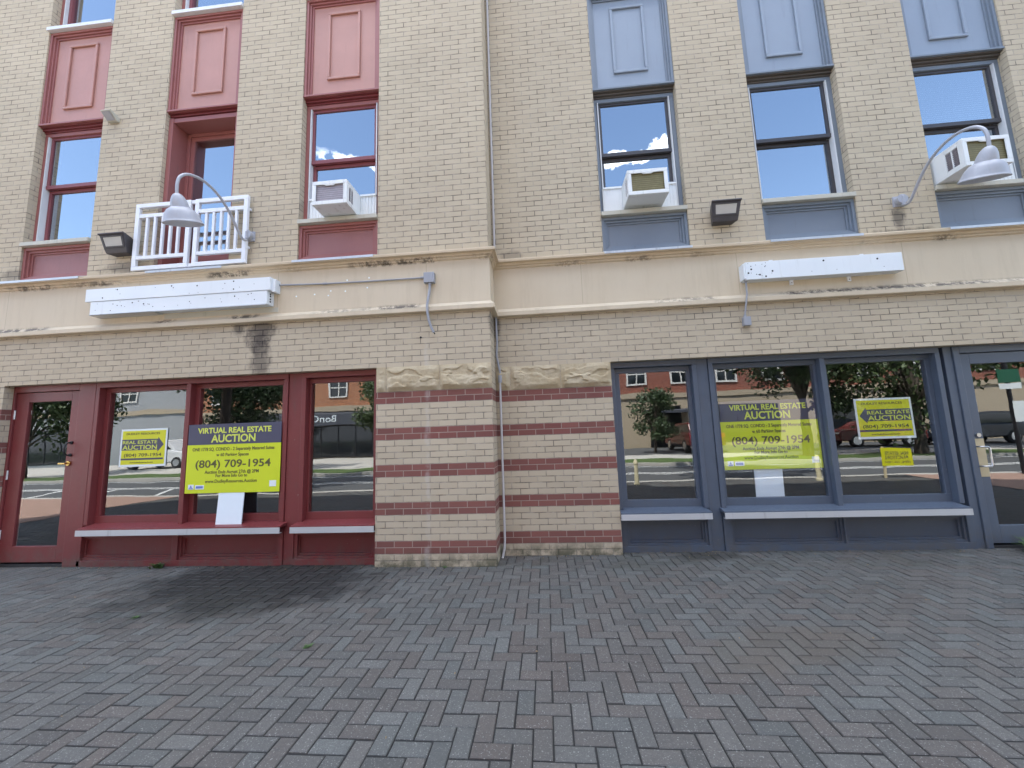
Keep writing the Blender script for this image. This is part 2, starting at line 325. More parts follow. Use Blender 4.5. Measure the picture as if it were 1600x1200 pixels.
M['carred'] = plain('red_car_paint', (0.10, 0.012, 0.012), 0.2); M['carwhite'] = plain('white_car_paint', (0.65, 0.66, 0.66), 0.2); M['cardark'] = plain('dark_car_paint', (0.03, 0.035, 0.045), 0.2)
M['tyre'] = plain('tyre', (0.02, 0.02, 0.02), 0.8); M['redlens'] = plain('red_lens', (0.4, 0.01, 0.01), 0.2)
M['greensign'] = plain('green_sign', (0.01, 0.10, 0.05), 0.5); M['wood'] = plain('pale_wood', (0.52, 0.44, 0.28), 0.7)
M['bollard'] = plain('cream_bollard', (0.60, 0.54, 0.36), 0.7)
M['flower'] = plain('red_flowers', (0.35, 0.03, 0.03), 0.7); M['planter'] = plain('grey_planter', (0.22, 0.21, 0.2), 0.8)

# ---------------------------------------------------------------- mesh helpers
class MB:
    def __init__(s): s.v = []; s.f = []
    def add(s, vs, fs):
        o = len(s.v); s.v += [tuple(v) for v in vs]; s.f += [tuple(i+o for i in f) for f in fs]
    def box(s, x0, x1, y0, y1, z0, z1):
        s.add([(x0,y0,z0),(x1,y0,z0),(x1,y1,z0),(x0,y1,z0),(x0,y0,z1),(x1,y0,z1),(x1,y1,z1),(x0,y1,z1)],
              [(0,3,2,1),(4,5,6,7),(0,1,5,4),(1,2,6,5),(2,3,7,6),(3,0,4,7)])
    def prism_x(s, prof, x0, x1):      # prof: (y,z) polygon, clockwise seen from +x or not: normals fixed later
        n = len(prof); vs = [(x0, y, z) for y, z in prof]+[(x1, y, z) for y, z in prof]
        fs = [tuple(range(n-1, -1, -1)), tuple(range(n, 2*n))]+[(i, (i+1) % n, n+(i+1) % n, n+i) for i in range(n)]
        s.add(vs, fs)
    def prism_y(s, prof, y0, y1):      # prof: (x,z)
        n = len(prof); vs = [(x, y0, z) for x, z in prof]+[(x, y1, z) for x, z in prof]
        fs = [tuple(range(n)), tuple(range(2*n-1, n-1, -1))]+[((i+1) % n, i, n+i, n+(i+1) % n) for i in range(n)]
        s.add(vs, fs)
    def ring(s, x0, x1, z0, z1, w, yf, yb, sides='lrtb'):   # picture-frame of four butted bars
        zb = z0+(w if 'b' in sides else 0); zt = z1-(w if 't' in sides else 0)
        if 'b' in sides: s.box(x0, x1, yf, yb, z0, zb)
        if 't' in sides: s.box(x0, x1, yf, yb, zt, z1)
        if 'l' in sides: s.box(x0, x0+w, yf, yb, zb, zt)
        if 'r' in sides: s.box(x1-w, x1, yf, yb, zb, zt)
    def tube(s, pts, r, seg=12, caps=True):
        pts = [Vector(p) for p in pts]; n = len(pts); rs = r if isinstance(r, (list, tuple)) else [r]*n
        prev = None; vs = []
        for i, p in enumerate(pts):
            d = (pts[min(i+1, n-1)]-pts[max(i-1, 0)]).normalized()
            if prev is None:
                a = Vector((0, 0, 1)) if abs(d.z) < 0.9 else Vector((1, 0, 0)); e1 = d.cross(a).normalized()
            else: e1 = (prev-d*prev.dot(d)).normalized()
            e2 = d.cross(e1); prev = e1
            for k in range(seg):
                t = 2*math.pi*k/seg; vs.append(p+rs[i]*(e1*math.cos(t)+e2*math.sin(t)))
        fs = []
        for i in range(n-1):
            for k in range(seg):
                k2 = (k+1) % seg; fs.append((i*seg+k, i*seg+k2, (i+1)*seg+k2, (i+1)*seg+k))
        if caps: fs += [tuple(range(seg-1, -1, -1)), tuple((n-1)*seg+k for k in range(seg))]
        s.add(vs, fs)
    def lathe(s, prof, c=(0, 0, 0), seg=28):   # (r,z) about a vertical axis
        vs = []; n = len(prof)
        for r, z in prof:
            for k in range(seg):
                t = 2*math.pi*k/seg; vs.append((c[0]+r*math.cos(t), c[1]+r*math.sin(t), c[2]+z))
        fs = [(i*seg+k, i*seg+(k+1) % seg, (i+1)*seg+(k+1) % seg, (i+1)*seg+k) for i in range(n-1) for k in range(seg)]
        if prof[0][0] > 1e-6: fs.append(tuple(range(seg-1, -1, -1)))
        if prof[-1][0] > 1e-6: fs.append(tuple((n-1)*seg+k for k in range(seg)))
        s.add(vs, fs)
    def cyl_y(s, x, z, r, y0, y1, seg=24): s.tube([(x, y0, z), (x, y1, z)], r, seg)
    def build(s, name, mat, parent=None, bevel=0.0, smooth=False, world=True):
        me = bpy.data.meshes.new(name); me.from_pydata(s.v, [], s.f)
        bm = bmesh.new(); bm.from_mesh(me)
        bmesh.ops.recalc_face_normals(bm, faces=bm.faces[:]); bm.to_mesh(me); bm.free()
        me.update()
        for mm in (mat if isinstance(mat, (list, tuple)) else [mat]): me.materials.append(mm)
        if smooth:
            for p in me.polygons: p.use_smooth = True
        o = bpy.data.objects.new(name, me); COL.objects.link(o)
        if smooth == 'auto':
            ss = o.modifiers.new('edges', 'EDGE_SPLIT'); ss.split_angle = R(38)
        if parent is not None:
            o.parent = parent
            if world and parent.type == 'EMPTY': o.location = -parent.location
        if bevel:
            b = o.modifiers.new('bevel', 'BEVEL'); b.width = bevel; b.segments = 2; b.limit_method = 'ANGLE'; b.angle_limit = R(50)
        return o
def tag(o, label, cat, group=None):
    o['label'] = label; o['category'] = cat
    if group: o['group'] = group
    return o
def thing(name, loc, label, cat, group=None, rz=0.0):
    o = bpy.data.objects.new(name, None); COL.objects.link(o); o.location = loc; o.rotation_euler = (0, 0, rz); o.empty_display_size = 0.2
    return tag(o, label, cat, group)
def dup(root, loc, rz, label, group=None):
    r = root.copy(); COL.objects.link(r); r.location = loc; r.rotation_euler = (0, 0, rz); r['label'] = label
    if group: r['group'] = group
    for ch in list(root.children):
        c = ch.copy(); COL.objects.link(c); c.parent = r
        for g in ch.children:
            d = g.copy(); COL.objects.link(d); d.parent = c
    return r
def struct(o): o['kind'] = 'structure'; return o

def lettering(name, lines, parent, mat, y, depth=0.0012, flip=1, world=True):
    """lines: (text, centre x, baseline z, width, cap height, weight); flip=-1 faces +y"""
    mb = MB()
    for txt, cx, bz, w, h, wt_ in lines:
        cu_ = bpy.data.curves.new('text', 'FONT'); cu_.body = txt; cu_.size = 1.0; cu_.offset = wt_; cu_.resolution_u = 3
        to = bpy.data.objects.new('text', cu_); COL.objects.link(to)
        dg = bpy.context.evaluated_depsgraph_get(); me = bpy.data.meshes.new_from_object(to.evaluated_get(dg))
        vs = [v.co.copy() for v in me.vertices]; fs = [tuple(p.vertices) for p in me.polygons]
        bpy.data.objects.remove(to); bpy.data.curves.remove(cu_); bpy.data.meshes.remove(me)
        if not vs: continue
        xa = min(v.x for v in vs); xb = max(v.x for v in vs); ya = 0.0; yb = 0.70
        sx = w/(xb-xa); sz = h/yb
        mb.add([(cx+flip*((v.x-xa)*sx-w/2), y, bz+v.y*sz) for v in vs], fs)
    o = mb.build(name, mat, parent, world=world)
    so = o.modifiers.new('thickness', 'SOLIDIFY'); so.thickness = depth; so.offset = 0
    return o

# ================================================================ THE SETTING: ground
def slab(name, x0, x1, y0, y1, z, mat, th=0.3):
    b = MB(); b.box(x0, x1, y0, y1, z-th, z); return struct(b.build(name, mat))
slab('ground', -300, 300, -400, 300, GZ-0.34, M['grass'], 0.5)
slab('paving_bed', -9.6, 9.6, -5.6, 0.75, GZ-0.0065, M['sand'], 0.14)
slab('pavement_left', -60, -9.6, -5.6, 0.75, GZ-0.002, M['pinkpave'], 0.15)
slab('pavement_right', 9.6, 60, -5.6, 0.75, GZ-0.002, M['pinkpave'], 0.15)
slab('kerb', -60, 60, -5.85, -5.6, GZ-0.004, M['concrete'], 0.3)
RZ = GZ-0.13
slab('road', -90, 90, -11.3, -5.85, RZ, M['asphalt'], 0.2)
slab('far_kerb', -90, 90, -11.5, -11.3, RZ+0.12, M['concrete'], 0.3)
slab('grass_verge', -90, 90, -13.4, -11.5, RZ+0.13, M['grass'], 0.3)
slab('far_sidewalk', -90, 90, -15.6, -13.4, RZ+0.14, M['concrete'], 0.3)
slab('parking_lot', 2.0, 90, -23.4, -15.6, RZ+0.11, M['asphalt'], 0.3)
slab('forecourt', -90, 2.0, -23.4, -15.6, RZ+0.135, M['concrete'], 0.3)
mk = MB()
mk.box(-90, 90, -8.62, -8.5, RZ+0.004, RZ+0.008); mk.box(-90, 90, -8.92, -8.8, RZ+0.004, RZ+0.008)
mk.box(-90, 90, -6.35, -6.25, RZ+0.004, RZ+0.008); mk.box(-90, 90, -10.95, -10.85, RZ+0.004, RZ+0.008)
for i in range(6):
    x = -19+i*2.1; mk.add([(x, -8.4, RZ+0.008), (x+0.14, -8.4, RZ+0.008), (x+1.5, -6.4, RZ+0.008), (x+1.36, -6.4, RZ+0.008)], [(0, 1, 2, 3)])
struct(mk.build('road_markings', M['line']))

# herringbone pavers: one mesh, every paver a bevelled block of its own height and tone
def pavers():
    L, Wd, gap = 0.184, 0.092, 0.0076
    vs = []; fs = []; tone = []; hue = []
    rnd = random.Random(11)
    def one(x0, y0, lx, ly):
        x1, y1 = x0+lx-gap, y0+ly-gap
        if x0 < -9.5 or x1 > 9.5 or y0 < -5.55: return
        if y0 > 0.62: return
        cx = (x0+x1)/2
        if cx < 0.0 and y0 > 0.22: return
        b = 0.0042; dz = rnd.gauss(0, 0.0012); tx = rnd.gauss(0, 0.004); ty = rnd.gauss(0, 0.004)
        jx = rnd.gauss(0, 0.0007); jy = rnd.gauss(0, 0.0007)
        x0 += jx; x1 += jx; y0 += jy; y1 += jy
        o = len(vs); cy = (y0+y1)/2
        zt = lambda x, y: GZ+dz+(x-cx)*tx+(y-cy)*ty
        P = [(x0, y0), (x1, y0), (x1, y1), (x0, y1)]; I = [(x0+b, y0+b), (x1-b, y0+b), (x1-b, y1-b), (x0+b, y1-b)]
        for x, y in I: vs.append((x, y, zt(x, y)))
        for x, y in P: vs.append((x, y, zt(x, y)-b*0.8))
        for x, y in P: vs.append((x, y, GZ-0.012))
        F = [(0, 1, 2, 3)]+[(4+i, 4+(i+1) % 4, (i+1) % 4, i) for i in range(4)]+[(8+i, 8+(i+1) % 4, 4+(i+1) % 4, 4+i) for i in range(4)]
        fs.extend(tuple(k+o for k in f) for f in F)
        t_ = min(1, max(0, rnd.gauss(0.5, 0.21))); pn = mnoise.noise(Vector((cx*0.9, cy*0.9, 3.1)))
        h_ = min(1, max(0, rnd.gauss(0.42+0.35*pn, 0.26)))
        tone.extend([t_]*9); hue.extend([h_]*9)
    # 90-degree herringbone
    for k in range(-110, 170):
        for j in range(-70, 80):
            bx = -0.02+k*Wd+j*2*Wd*1.0
            # staircase unit: horizontal paver at (k*W + ..., k*W), vertical paver next to it
            x = k*Wd + j*4*Wd; y = k*Wd
            if -9.9 < x < 9.9 and -5.9 < y-3.0 < 0.9+0.3:
                one(x, y-3.0, 2*Wd, Wd)
            x2 = k*Wd + j*4*Wd + 2*Wd; 
            if -9.9 < x2 < 9.9 and -5.9 < y-3.0-Wd < 1.2:
                one(x2, y-3.0-Wd+0.0, Wd, 2*Wd)
    me = bpy.data.meshes.new('paving'); me.from_pydata(vs, [], fs); me.update()
    A = me.attributes.new('tone', 'FLOAT', 'FACE'); A.data.foreach_set('value', tone)
    B = me.attributes.new('hue', 'FLOAT', 'FACE'); B.data.foreach_set('value', hue)
    me.materials.append(M['paver'])
    o = bpy.data.objects.new('paving', me); COL.objects.link(o); struct(o)
pavers()

# ================================================================ THE BRICK BUILDING
BD = thing('brick_building', (0, 0.2, GZ), 'buff brick three-storey building with red-trimmed wing stepping forward of a grey-trimmed wing', 'building')
TOP = 9.15
AX = [(-6.15, -5.164), (-4.25, -3.24), (-2.347, -1.336)]      # window bays, red wing (brick face y = 0)
BX = [(1.38, 2.42), (3.288, 4.345), (5.215, 6.275)]           # window bays, grey wing (brick face y = YB)
def wall(Y, xa, xb, doorways, bays, label):
    w = MB(); T = 0.30
    xs = xa
    for (d0, d1) in doorways:
        w.box(xs, d0, Y, Y+T, -0.5, 2.058); xs = d1
    w.box(xs, xb, Y, Y+T, -0.5, 2.058)
    w.box(xa, xb, Y, Y+T, 2.058, 3.42)
    xs = xa
    for (d0, d1) in bays:
        w.box(xs, d0, Y, Y+T, 3.42, 8.85); xs = d1
    w.box(xs, xb, Y, Y+T, 3.42, 8.85)
    w.box(xa, xb, Y, Y+T, 8.85, TOP)
    if Y == 0: w.box(-0.3, 0.0, Y+T, YB+0.3, -0.5, TOP)
    o = w.build('wall', M['brick'], BD); o['label'] = label; return o
wall(0, -12, 0, [(-6.142, -1.335)], [(-8.05, -7.06)]+AX, 'brick wall of the forward red-trimmed wing')
wall(YB, 0.0, 12, [(1.375, 6.62)], BX+[(7.12, 8.16)], 'brick wall of the set-back grey-trimmed wing')
# shell and dark rooms
sh = MB()
sh.box(-12, -11.7, 0.3, 14, -0.5, TOP); sh.box(11.7, 12, YB+0.3, 14, -0.5, TOP); sh.box(-12, 12, 14, 14.3, -0.5, TOP)
sh.build('outer_wall', M['beige'], BD)
rf = MB(); rf.box(-11.7, 11.7, 0.7, 14, TOP-0.5, TOP-0.2); rf.box(-12, -0.02, 0.3, 0.7, TOP-0.5, TOP-0.2); rf.build('roof', M['greywall'], BD)
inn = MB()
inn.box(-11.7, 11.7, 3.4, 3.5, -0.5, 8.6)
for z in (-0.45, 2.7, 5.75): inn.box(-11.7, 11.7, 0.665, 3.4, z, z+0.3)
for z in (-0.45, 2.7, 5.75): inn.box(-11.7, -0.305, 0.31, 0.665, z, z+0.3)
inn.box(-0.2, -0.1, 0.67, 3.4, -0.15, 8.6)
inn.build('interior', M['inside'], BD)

# cornice wraps the corner in one piece
CP = [(0, 2.668), (0.058, 2.675), (0.060, 2.682), (0.060, 2.725), (0.052, 2.733), (0.03, 2.755), (0.014, 2.772), (0.012, 3.288), (0.022, 3.293), (0.030, 3.302), (0.030, 3.316),
      (0.046, 3.322), (0.052, 3.334), (0.052, 3.342), (0.070, 3.349), (0.088, 3.352), (0.090, 3.378), (0.084, 3.386), (0, 3.43)]
def cornice():
    vs = []; n = len(CP)
    for (ix, path) in enumerate(range(4)):
        for d, z in CP:
            P = [(-12, -d), (d, -d), (d, YB-d), (12, YB-d)][path]; vs.append((P[0], P[1], z))
    fs = []
    for p in range(3):
        for i in range(n-1): fs.append((p*n+i, (p+1)*n+i, (p+1)*n+i+1, p*n+i+1))
    b = MB(); b.add(vs, fs); return b.build('cornice', M['fascia'], BD)
cornice()
fl = MB()
for Y, lst in ((0, [(-6.6, -5.155), (-4.25, -3.245), (-2.351, -1.348)]), (YB, [(1.375, 2.405), (3.285, 4.30), (5.215, 6.6)])):
    for x0, x1 in lst:
        b = MB(); b.prism_x([(Y-0.0965, 3.362), (Y-0.0935, 3.362), (Y-0.0935, 3.385), (Y+0.02, 3.437), (Y+0.02, 3.441), (Y-0.0965, 3.390)], x0, x1); b.build('flashing', M['alu'], BD)
# small paint-filled anchor holes on the red wing's fascia
for (x, z) in [(-2.33, 2.97), (-2.10, 2.98), (-1.93, 2.955), (-1.72, 2.995), (-1.70, 3.13), (-1.45, 3.02), (-1.43, 3.14), (-1.9, 3.01), (-5.35, 2.84), (-5.20, 2.83), (-5.05, 3.11)]:
    dots = MB(); dots.cyl_y(x, z, 0.010, -0.0135, -0.005, 10); dots.build('anchor_plug', M['sigwhite'], BD)

# rock-faced stone course
def stone(x0, x1, Y, seed):
    z0, z1 = 1.772, 2.054; nx = max(6, int((x1-x0)/0.009)); nz = 30; vs = []; fs = []
    for j in range(nz+1):
        for i in range(nx+1):
            u, v = i/nx, j/nz; x = x0+u*(x1-x0); z = z0+v*(z1-z0)
            e = min(1, min(u, 1-u)*(x1-x0)/0.045)*min(1, min(v, 1-v)*(z1-z0)/0.045)
            p = Vector((x*2.6+seed*7.3, z*5.2+seed, seed*1.7))
            sm = lambda q, lo, hi: (lambda k: k*k*(3-2*k))(min(1, max(0, (q-lo)/(hi-lo))))
            f1_ = mnoise.noise(p)+0.45*mnoise.noise(p*2.3)+0.16*mnoise.noise(p*5.5)+0.9*(0.55-v)
            f2_ = mnoise.noise(p*1.7+Vector((9, 4, 2)))+0.4*mnoise.noise(p*4.1)+0.5*(v-0.45)
            bulge = e*(0.006+0.016*sm(f1_, -0.03, 0.045)+0.012*sm(f2_, 0.10, 0.16)+0.012*max(0, f1_)+0.005*mnoise.noise(p*7)+0.0025*mnoise.noise(p*19))
            vs.append((x, Y-0.004-bulge, z))
    for j in range(nz):
        for i in range(nx): a_ = j*(nx+1)+i; fs.append((a_, a_+1, a_+nx+2, a_+nx+1))
    bt = len(vs); rim = [i for i in range(nx+1)]+[(j)*(nx+1)+nx for j in range(1, nz+1)]+[nz*(nx+1)+i for i in range(nx-1, -1, -1)]+[j*(nx+1) for j in range(nz-1, 0, -1)]
    for k in rim: v = vs[k]; vs.append((v[0], Y+0.02, v[2]))
    m_ = len(rim)
    for k in range(m_): fs.append((rim[k], rim[(k+1) % m_], bt+(k+1) % m_, bt+k))
    b = MB(); b.add(vs, fs); b.build('stone_block', M['stone'], BD, smooth='auto')
for k, (x0, x1, Y) in enumerate([(-1.333, -1.222, 0), (-1.214, -0.598, 0), (-0.590, -0.001, 0), (0.001, 0.176, YB), (0.184, 0.777, YB), (0.785, 1.373, YB)]): stone(x0, x1, Y, k+1)

# ---------------- upper window bays
def pane(x0, x1, z0, z1, y, mat, parent):
    b = MB(); b.box(x0, x1, y, y+0.006, z0, z1); return b.build('pane', mat, parent)
def upper_bay(Y, x0, x1, C, CPn, sash, kind):
    # apron panel under the sill
    CAp = C.replace('_up', '_apron')
    b = MB(); z0, z1 = 3.432, 3.885
    b.ring(x0, x1, z0, z1, 0.036, Y+0.022, Y+0.12); b.ring(x0+0.036, x1-0.036, z0+0.036, z1-0.036, 0.028, Y+0.045, Y+0.12); b.ring(x0+0.064, x1-0.064, z0+0.064, z1-0.064, 0.024, Y+0.064, Y+0.12)
    if kind != 'door':
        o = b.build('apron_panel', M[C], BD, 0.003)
        q = MB(); q.box(x0+0.088, x1-0.088, Y+0.078, Y+0.12, z0+0.088, z1-0.088); q.build('panel_board', M[CAp], o)
        s = MB(); s.prism_x([(Y-0.032, 3.890), (Y+0.16, 3.890), (Y+0.16, 3.962), (Y-0.03, 3.942)], x0+0.004, x1-0.004); s.build('sill', M['sillcream'], BD, 0.002)
        w = MB(); zb, zt = 3.962, 5.628
        zt = 5.584
        w.ring(x0, x1, zb, zt, 0.05, Y+0.095, Y+0.21, 'lrt')
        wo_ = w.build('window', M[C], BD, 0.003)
        for lx in (x0+0.058, x1-0.072):
            l = MB(); l.box(lx, lx+0.014, Y+0.088, Y+0.20, zb, zt-0.05); l.build('jamb_liner', M['liner'], wo_)
        k = MB()
        xa, xb = x0+0.072, x1-0.072; mid = 4.80
        k.ring(xa, xb, mid-0.022, zt-0.05, 0.034, Y+0.118, Y+0.152, 'lrt'); k.box(xa, xb, Y+0.112, Y+0.156, mid-0.028, mid+0.022)
        ks = k.build('sash', M[sash], wo_, 0.002)
        pane(xa+0.034, xb-0.034, mid+0.022, zt-0.084, Y+0.132, M['upglass'], wo_)
        k = MB(); k.ring(xa, xb, zb, mid-0.03, 0.04, Y+0.158, Y+0.195); k.build('sash', M[sash], wo_, 0.002)
        pane(xa+0.04, xb-0.04, zb+0.04, mid-0.07, Y+0.176, M['upglass'], wo_)
        if kind == 'blind':
            bl = MB(); nz = 24
            for i in range(nz):
                z = zt-0.1-i*0.028; bl.add([(xa+0.01, Y+0.235, z), (xb-0.05, Y+0.235, z), (xb-0.05, Y+0.215, z-0.022), (xa+0.01, Y+0.215, z-0.022)], [(0, 1, 2, 3)])
            bl.build('blind', M['blind'], wo_)
    else:
        # glazed balcony door set deep in the bay
        w = MB(); zb, zt = 3.44, 5.584
        w.box(x0, x0+0.06, Y+0.05, Y+0.34, zb, zt); w.box(x1-0.06, x1, Y+0.05, Y+0.34, zb, zt); w.box(x0+0.06, x1-0.06, Y+0.06, Y+0.34, zt-0.06, zt); w.box(x0+0.06, x1-0.06, Y+0.04, Y+0.34, zb-0.02, zb+0.03)
        w.ring(x0+0.06, x1-0.06, zb+0.03, zt-0.06, 0.045, Y+0.27, Y+0.335)
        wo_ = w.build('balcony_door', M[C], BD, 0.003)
        lf = MB(); lf.ring(x0+0.105, x1-0.105, zb+0.075, zt-0.105, 0.055, Y+0.285, Y+0.325); lf.box(x0+0.16, x1-0.16, Y+0.29, Y+0.32, zb+0.13, zb+0.30); lf.build('door_leaf', M[C], wo_, 0.003)
        pane(x0+0.16, x1-0.16, zb+0.30, zt-0.16, Y+0.302, M['upglass'], wo_)
    # head steps and spandrel
    h = MB()
    hd = MB(); hd.box(x0, x1, Y+0.030, Y+0.205, 5.632, 5.6445); hd.box(x0+0.0, x1-0.0, Y+0.058, Y+0.205, 5.606, 5.632); hd.box(x0, x1, Y+0.082, Y+0.205, 5.585, 5.606)
    hd.build('window_head', M['head_brown' if C == 'grey_up' else 'red'], BD, 0.002)
    h.box(x0, x1, Y+0.004, Y+0.2, 5.645, 5.668)
    s0, s1 = 5.668, 7.090
    for i, (ins, wd, yy) in enumerate([(0, 0.032, 0.016), (0.032, 0.026, 0.036), (0.058, 0.024, 0.054)]):
        h.ring(x0+ins, x1-ins, s0, s1-ins, wd, Y+yy, Y+0.2, 'lrt')
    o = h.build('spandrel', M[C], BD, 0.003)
    q = MB(); q.box(x0+0.082, x1-0.082, Y+0.070, Y+0.2, s0, s1-0.082)
    q.build('panel_board', M[CPn], o)
    mm = MB(); cx = (x0+x1)/2
    mm.ring(cx-0.222, cx+0.222, 5.905, 6.900, 0.036, Y+0.046, Y+0.071)
    mm.build('moulding', M[CPn], o, 0.008)
    s = MB(); s.prism_x([(Y-0.032, 7.092), (Y+0.16, 7.092), (Y+0.16, 7.165), (Y-0.03, 7.145)], x0-0.01 if Y == 0 else x0+0.004, x1-0.004); s.build('sill', M['liner'] if C == 'red_up' else M['sillcream'], BD, 0.002)
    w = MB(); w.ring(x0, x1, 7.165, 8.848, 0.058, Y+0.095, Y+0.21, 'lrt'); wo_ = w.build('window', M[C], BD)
    for lx in (x0+0.058, x1-0.072):
        l = MB(); l.box(lx, lx+0.014, Y+0.088, Y+0.20, 7.165, 8.79); l.build('jamb_liner', M['liner'], wo_)
    k = MB(); k.ring(x0+0.072, x1-0.072, 7.165, 8.79, 0.04, Y+0.13, Y+0.19); k.box(x0+0.112, x1-0.112, Y+0.12, Y+0.17, 7.95, 8.0); k.build('sash', M[sash], wo_)
    pane(x0+0.112, x1-0.112, 7.205, 7.95, Y+0.165, M['upglass'], wo_); pane(x0+0.112, x1-0.112, 8.0, 8.75, Y+0.15, M['upglass'], wo_)
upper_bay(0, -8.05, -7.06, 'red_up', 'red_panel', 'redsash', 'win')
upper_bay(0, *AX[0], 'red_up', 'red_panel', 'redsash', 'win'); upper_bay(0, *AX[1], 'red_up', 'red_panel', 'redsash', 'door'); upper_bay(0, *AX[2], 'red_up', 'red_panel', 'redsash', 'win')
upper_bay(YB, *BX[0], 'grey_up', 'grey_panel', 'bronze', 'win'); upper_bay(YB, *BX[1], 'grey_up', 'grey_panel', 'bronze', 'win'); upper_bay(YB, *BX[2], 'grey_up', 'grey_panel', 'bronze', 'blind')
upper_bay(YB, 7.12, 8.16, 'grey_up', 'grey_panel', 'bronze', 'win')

# ---------------- shopfronts
def shop_window(Y, fx0, fx1, panes, C, mull=None):
    """one framed bay: fx0..fx1 outer frame, panes list of (x0,x1)"""
    w = MB(); zt, zb = 2.056, 0.335
    w.box(fx0, fx1, Y+0.09, Y+0.24, 1.992, zt)
    w.box(fx0, fx0+0.05, Y+0.09, Y+0.24, zb, 1.992); w.box(fx1-0.05, fx1, Y+0.09, Y+0.24, zb, 1.992)
    if mull: w.box(mull[0], mull[1], Y+0.09, Y+0.24, zb, 1.992)
    o = w.build('shop_window', M[C], BD, 0.004)
    edges = [fx0+0.05]+([mull[0], mull[1]] if mull else [])+[fx1-0.05]
    for i, (p0, p1) in enumerate(panes):
        a_, b_ = edges[2*i], edges[2*i+1]
        s = MB(); s.box(a_, b_, Y+0.165, Y+0.225, zb+0.001, 0.428); s.box(a_, b_, Y+0.165, Y+0.225, 1.934, 1.991); s.box(a_, p0, Y+0.165, Y+0.225, 0.428, 1.934); s.box(p1, b_, Y+0.165, Y+0.225, 0.428, 1.934)
        s.build('glazing_bead', M[C], o, 0.003)
        pane(p0, p1, 0.428, 1.934, Y+0.186, M['glass'], o)
    return o
def shop_base(Y, x0, x1, sx0, sx1, panels, C):
    s = MB(); s.prism_x([(Y-0.024, 0.300), (Y+0.235, 0.300), (Y+0.235, 0.345), (Y+0.165, 0.345), (Y-0.024, 0.318)], sx0+0.002, sx1-0.002); so = s.build('sill', M[C], BD, 0.002)
    n = MB(); n.box(sx0, sx1, Y-0.031, Y-0.0245, 0.240, 0.304); n.box(sx0, sx1, Y-0.0245, Y+0.012, 0.240, 0.246); n.build('sill_nosing', M['alu'], so)
    b = MB(); b.box(x0, x1, Y+0.09, Y+0.24, GZ-0.02, -0.068); b.box(x0, x1, Y+0.09, Y+0.24, 0.215, 0.299)
    xs = x0
    for p0, p1 in panels:
        b.box(xs, p0-0.05, Y+0.09, Y+0.24, -0.068, 0.215); xs = p1+0.05
    b.box(xs, x1, Y+0.09, Y+0.24, -0.068, 0.215)
    o = b.build('base_panel', M[C], BD, 0.003)
    for p0, p1 in panels:
        r = MB(); r.ring(p0-0.05, p1+0.05, -0.068, 0.215, 0.026, Y+0.112, Y+0.24); r.ring(p0-0.024, p1+0.024, -0.042, 0.189, 0.024, Y+0.134, Y+0.24); r.build('stepped_frame', M[C], o, 0.002)
        q = MB(); q.box(p0, p1, Y+0.155, Y+0.23, -0.018, 0.165); q.build('panel_board', M[C], o)
def shop_door(Y, fx0, lx0, lx1, fx1, g0, g1, C, hinge_side, label):
    f = MB(); f.box(fx0, lx0-0.004, Y+0.09, Y+0.25, GZ, 2.056); f.box(lx1+0.004, fx1, Y+0.09, Y+0.25, GZ, 2.056); f.box(lx0-0.004, lx1+0.004, Y+0.09, Y+0.25, 1.978, 2.056)
    f.build('door_frame', M[C], BD, 0.004)
    d = MB(); zb = -0.085
    d.box(lx0, g0, Y+0.112, Y+0.157, zb, 1.972); d.box(g1, lx1, Y+0.112, Y+0.157, zb, 1.972); d.box(g0, g1, Y+0.112, Y+0.157, zb, 0.100); d.box(g0, g1, Y+0.112, Y+0.157, 1.853, 1.972)
    o = d.build('shop_door', M[C], BD, 0.003); o['label'] = label
    pane(g0, g1, 0.100, 1.853, Y+0.13, M['glass'], o)
    th = MB(); th.box(lx0-0.004, lx1+0.004, Y+0.095, Y+0.25, GZ-0.01, -0.105); th.build('threshold', M['black'], BD)
    return o
post_c = lambda Y, x0, x1, C, yy=0.09: (lambda b: (b.box(x0, x1, Y+yy, Y+0.26, GZ-0.02, 2.056), b.build('post', M[C], BD, 0.004)))(MB())
# red wing
shop_window(0, -4.985, -2.462, [(-4.872, -3.846), (-3.652, -2.58)], 'red', (-3.765, -3.712))
shop_base(0, -5.03, -2.462, -4.925, -2.420, [(-4.972, -3.866), (-3.70, -2.56)], 'red')
post_c(0, -2.458, -2.292, 'red', 0.105)
shop_window(0, -2.288, -1.338, [(-2.213, -1.436)], 'red'); shop_base(0, -2.345, -1.338, -2.300, -1.337, [(-2.282, -1.44)], 'red')
dA = shop_door(0, -6.140, -6.108, -5.217, -4.989, -5.935, -5.336, 'red', 'l', 'red half-glazed door')
for z in (1.70, 0.955, 0.24):
    h = MB(); h.tube([(-6.106, 0.103, z-0.055), (-6.106, 0.103, z+0.055)], 0.0085, 8); h.build('hinge', M['alu'], dA)
h = MB(); h.tube([(-5.275, 0.112, 1.325), (-5.275, 0.07, 1.325), (-5.275, 0.045, 1.30), (-5.275, 0.038, 1.25), (-5.275, 0.045, 1.20), (-5.275, 0.07, 1.175), (-5.275, 0.112, 1.175)], 0.010, 10); h.cyl_y(-5.275, 1.325, 0.02, 0.10, 0.113, 12); h.cyl_y(-5.275, 1.175, 0.02, 0.10, 0.113, 12)
h.build('handle', M['black'], dA, smooth='auto')
h = MB(); h.cyl_y(-5.285, 1.075, 0.03, 0.095, 0.113, 16); h.cyl_y(-5.285, 1.075, 0.012, 0.06, 0.095, 12); h.box(-5.36, -5.275, 0.052, 0.062, 1.065, 1.087); h.build('latch', M['brass'], dA, 0.003)
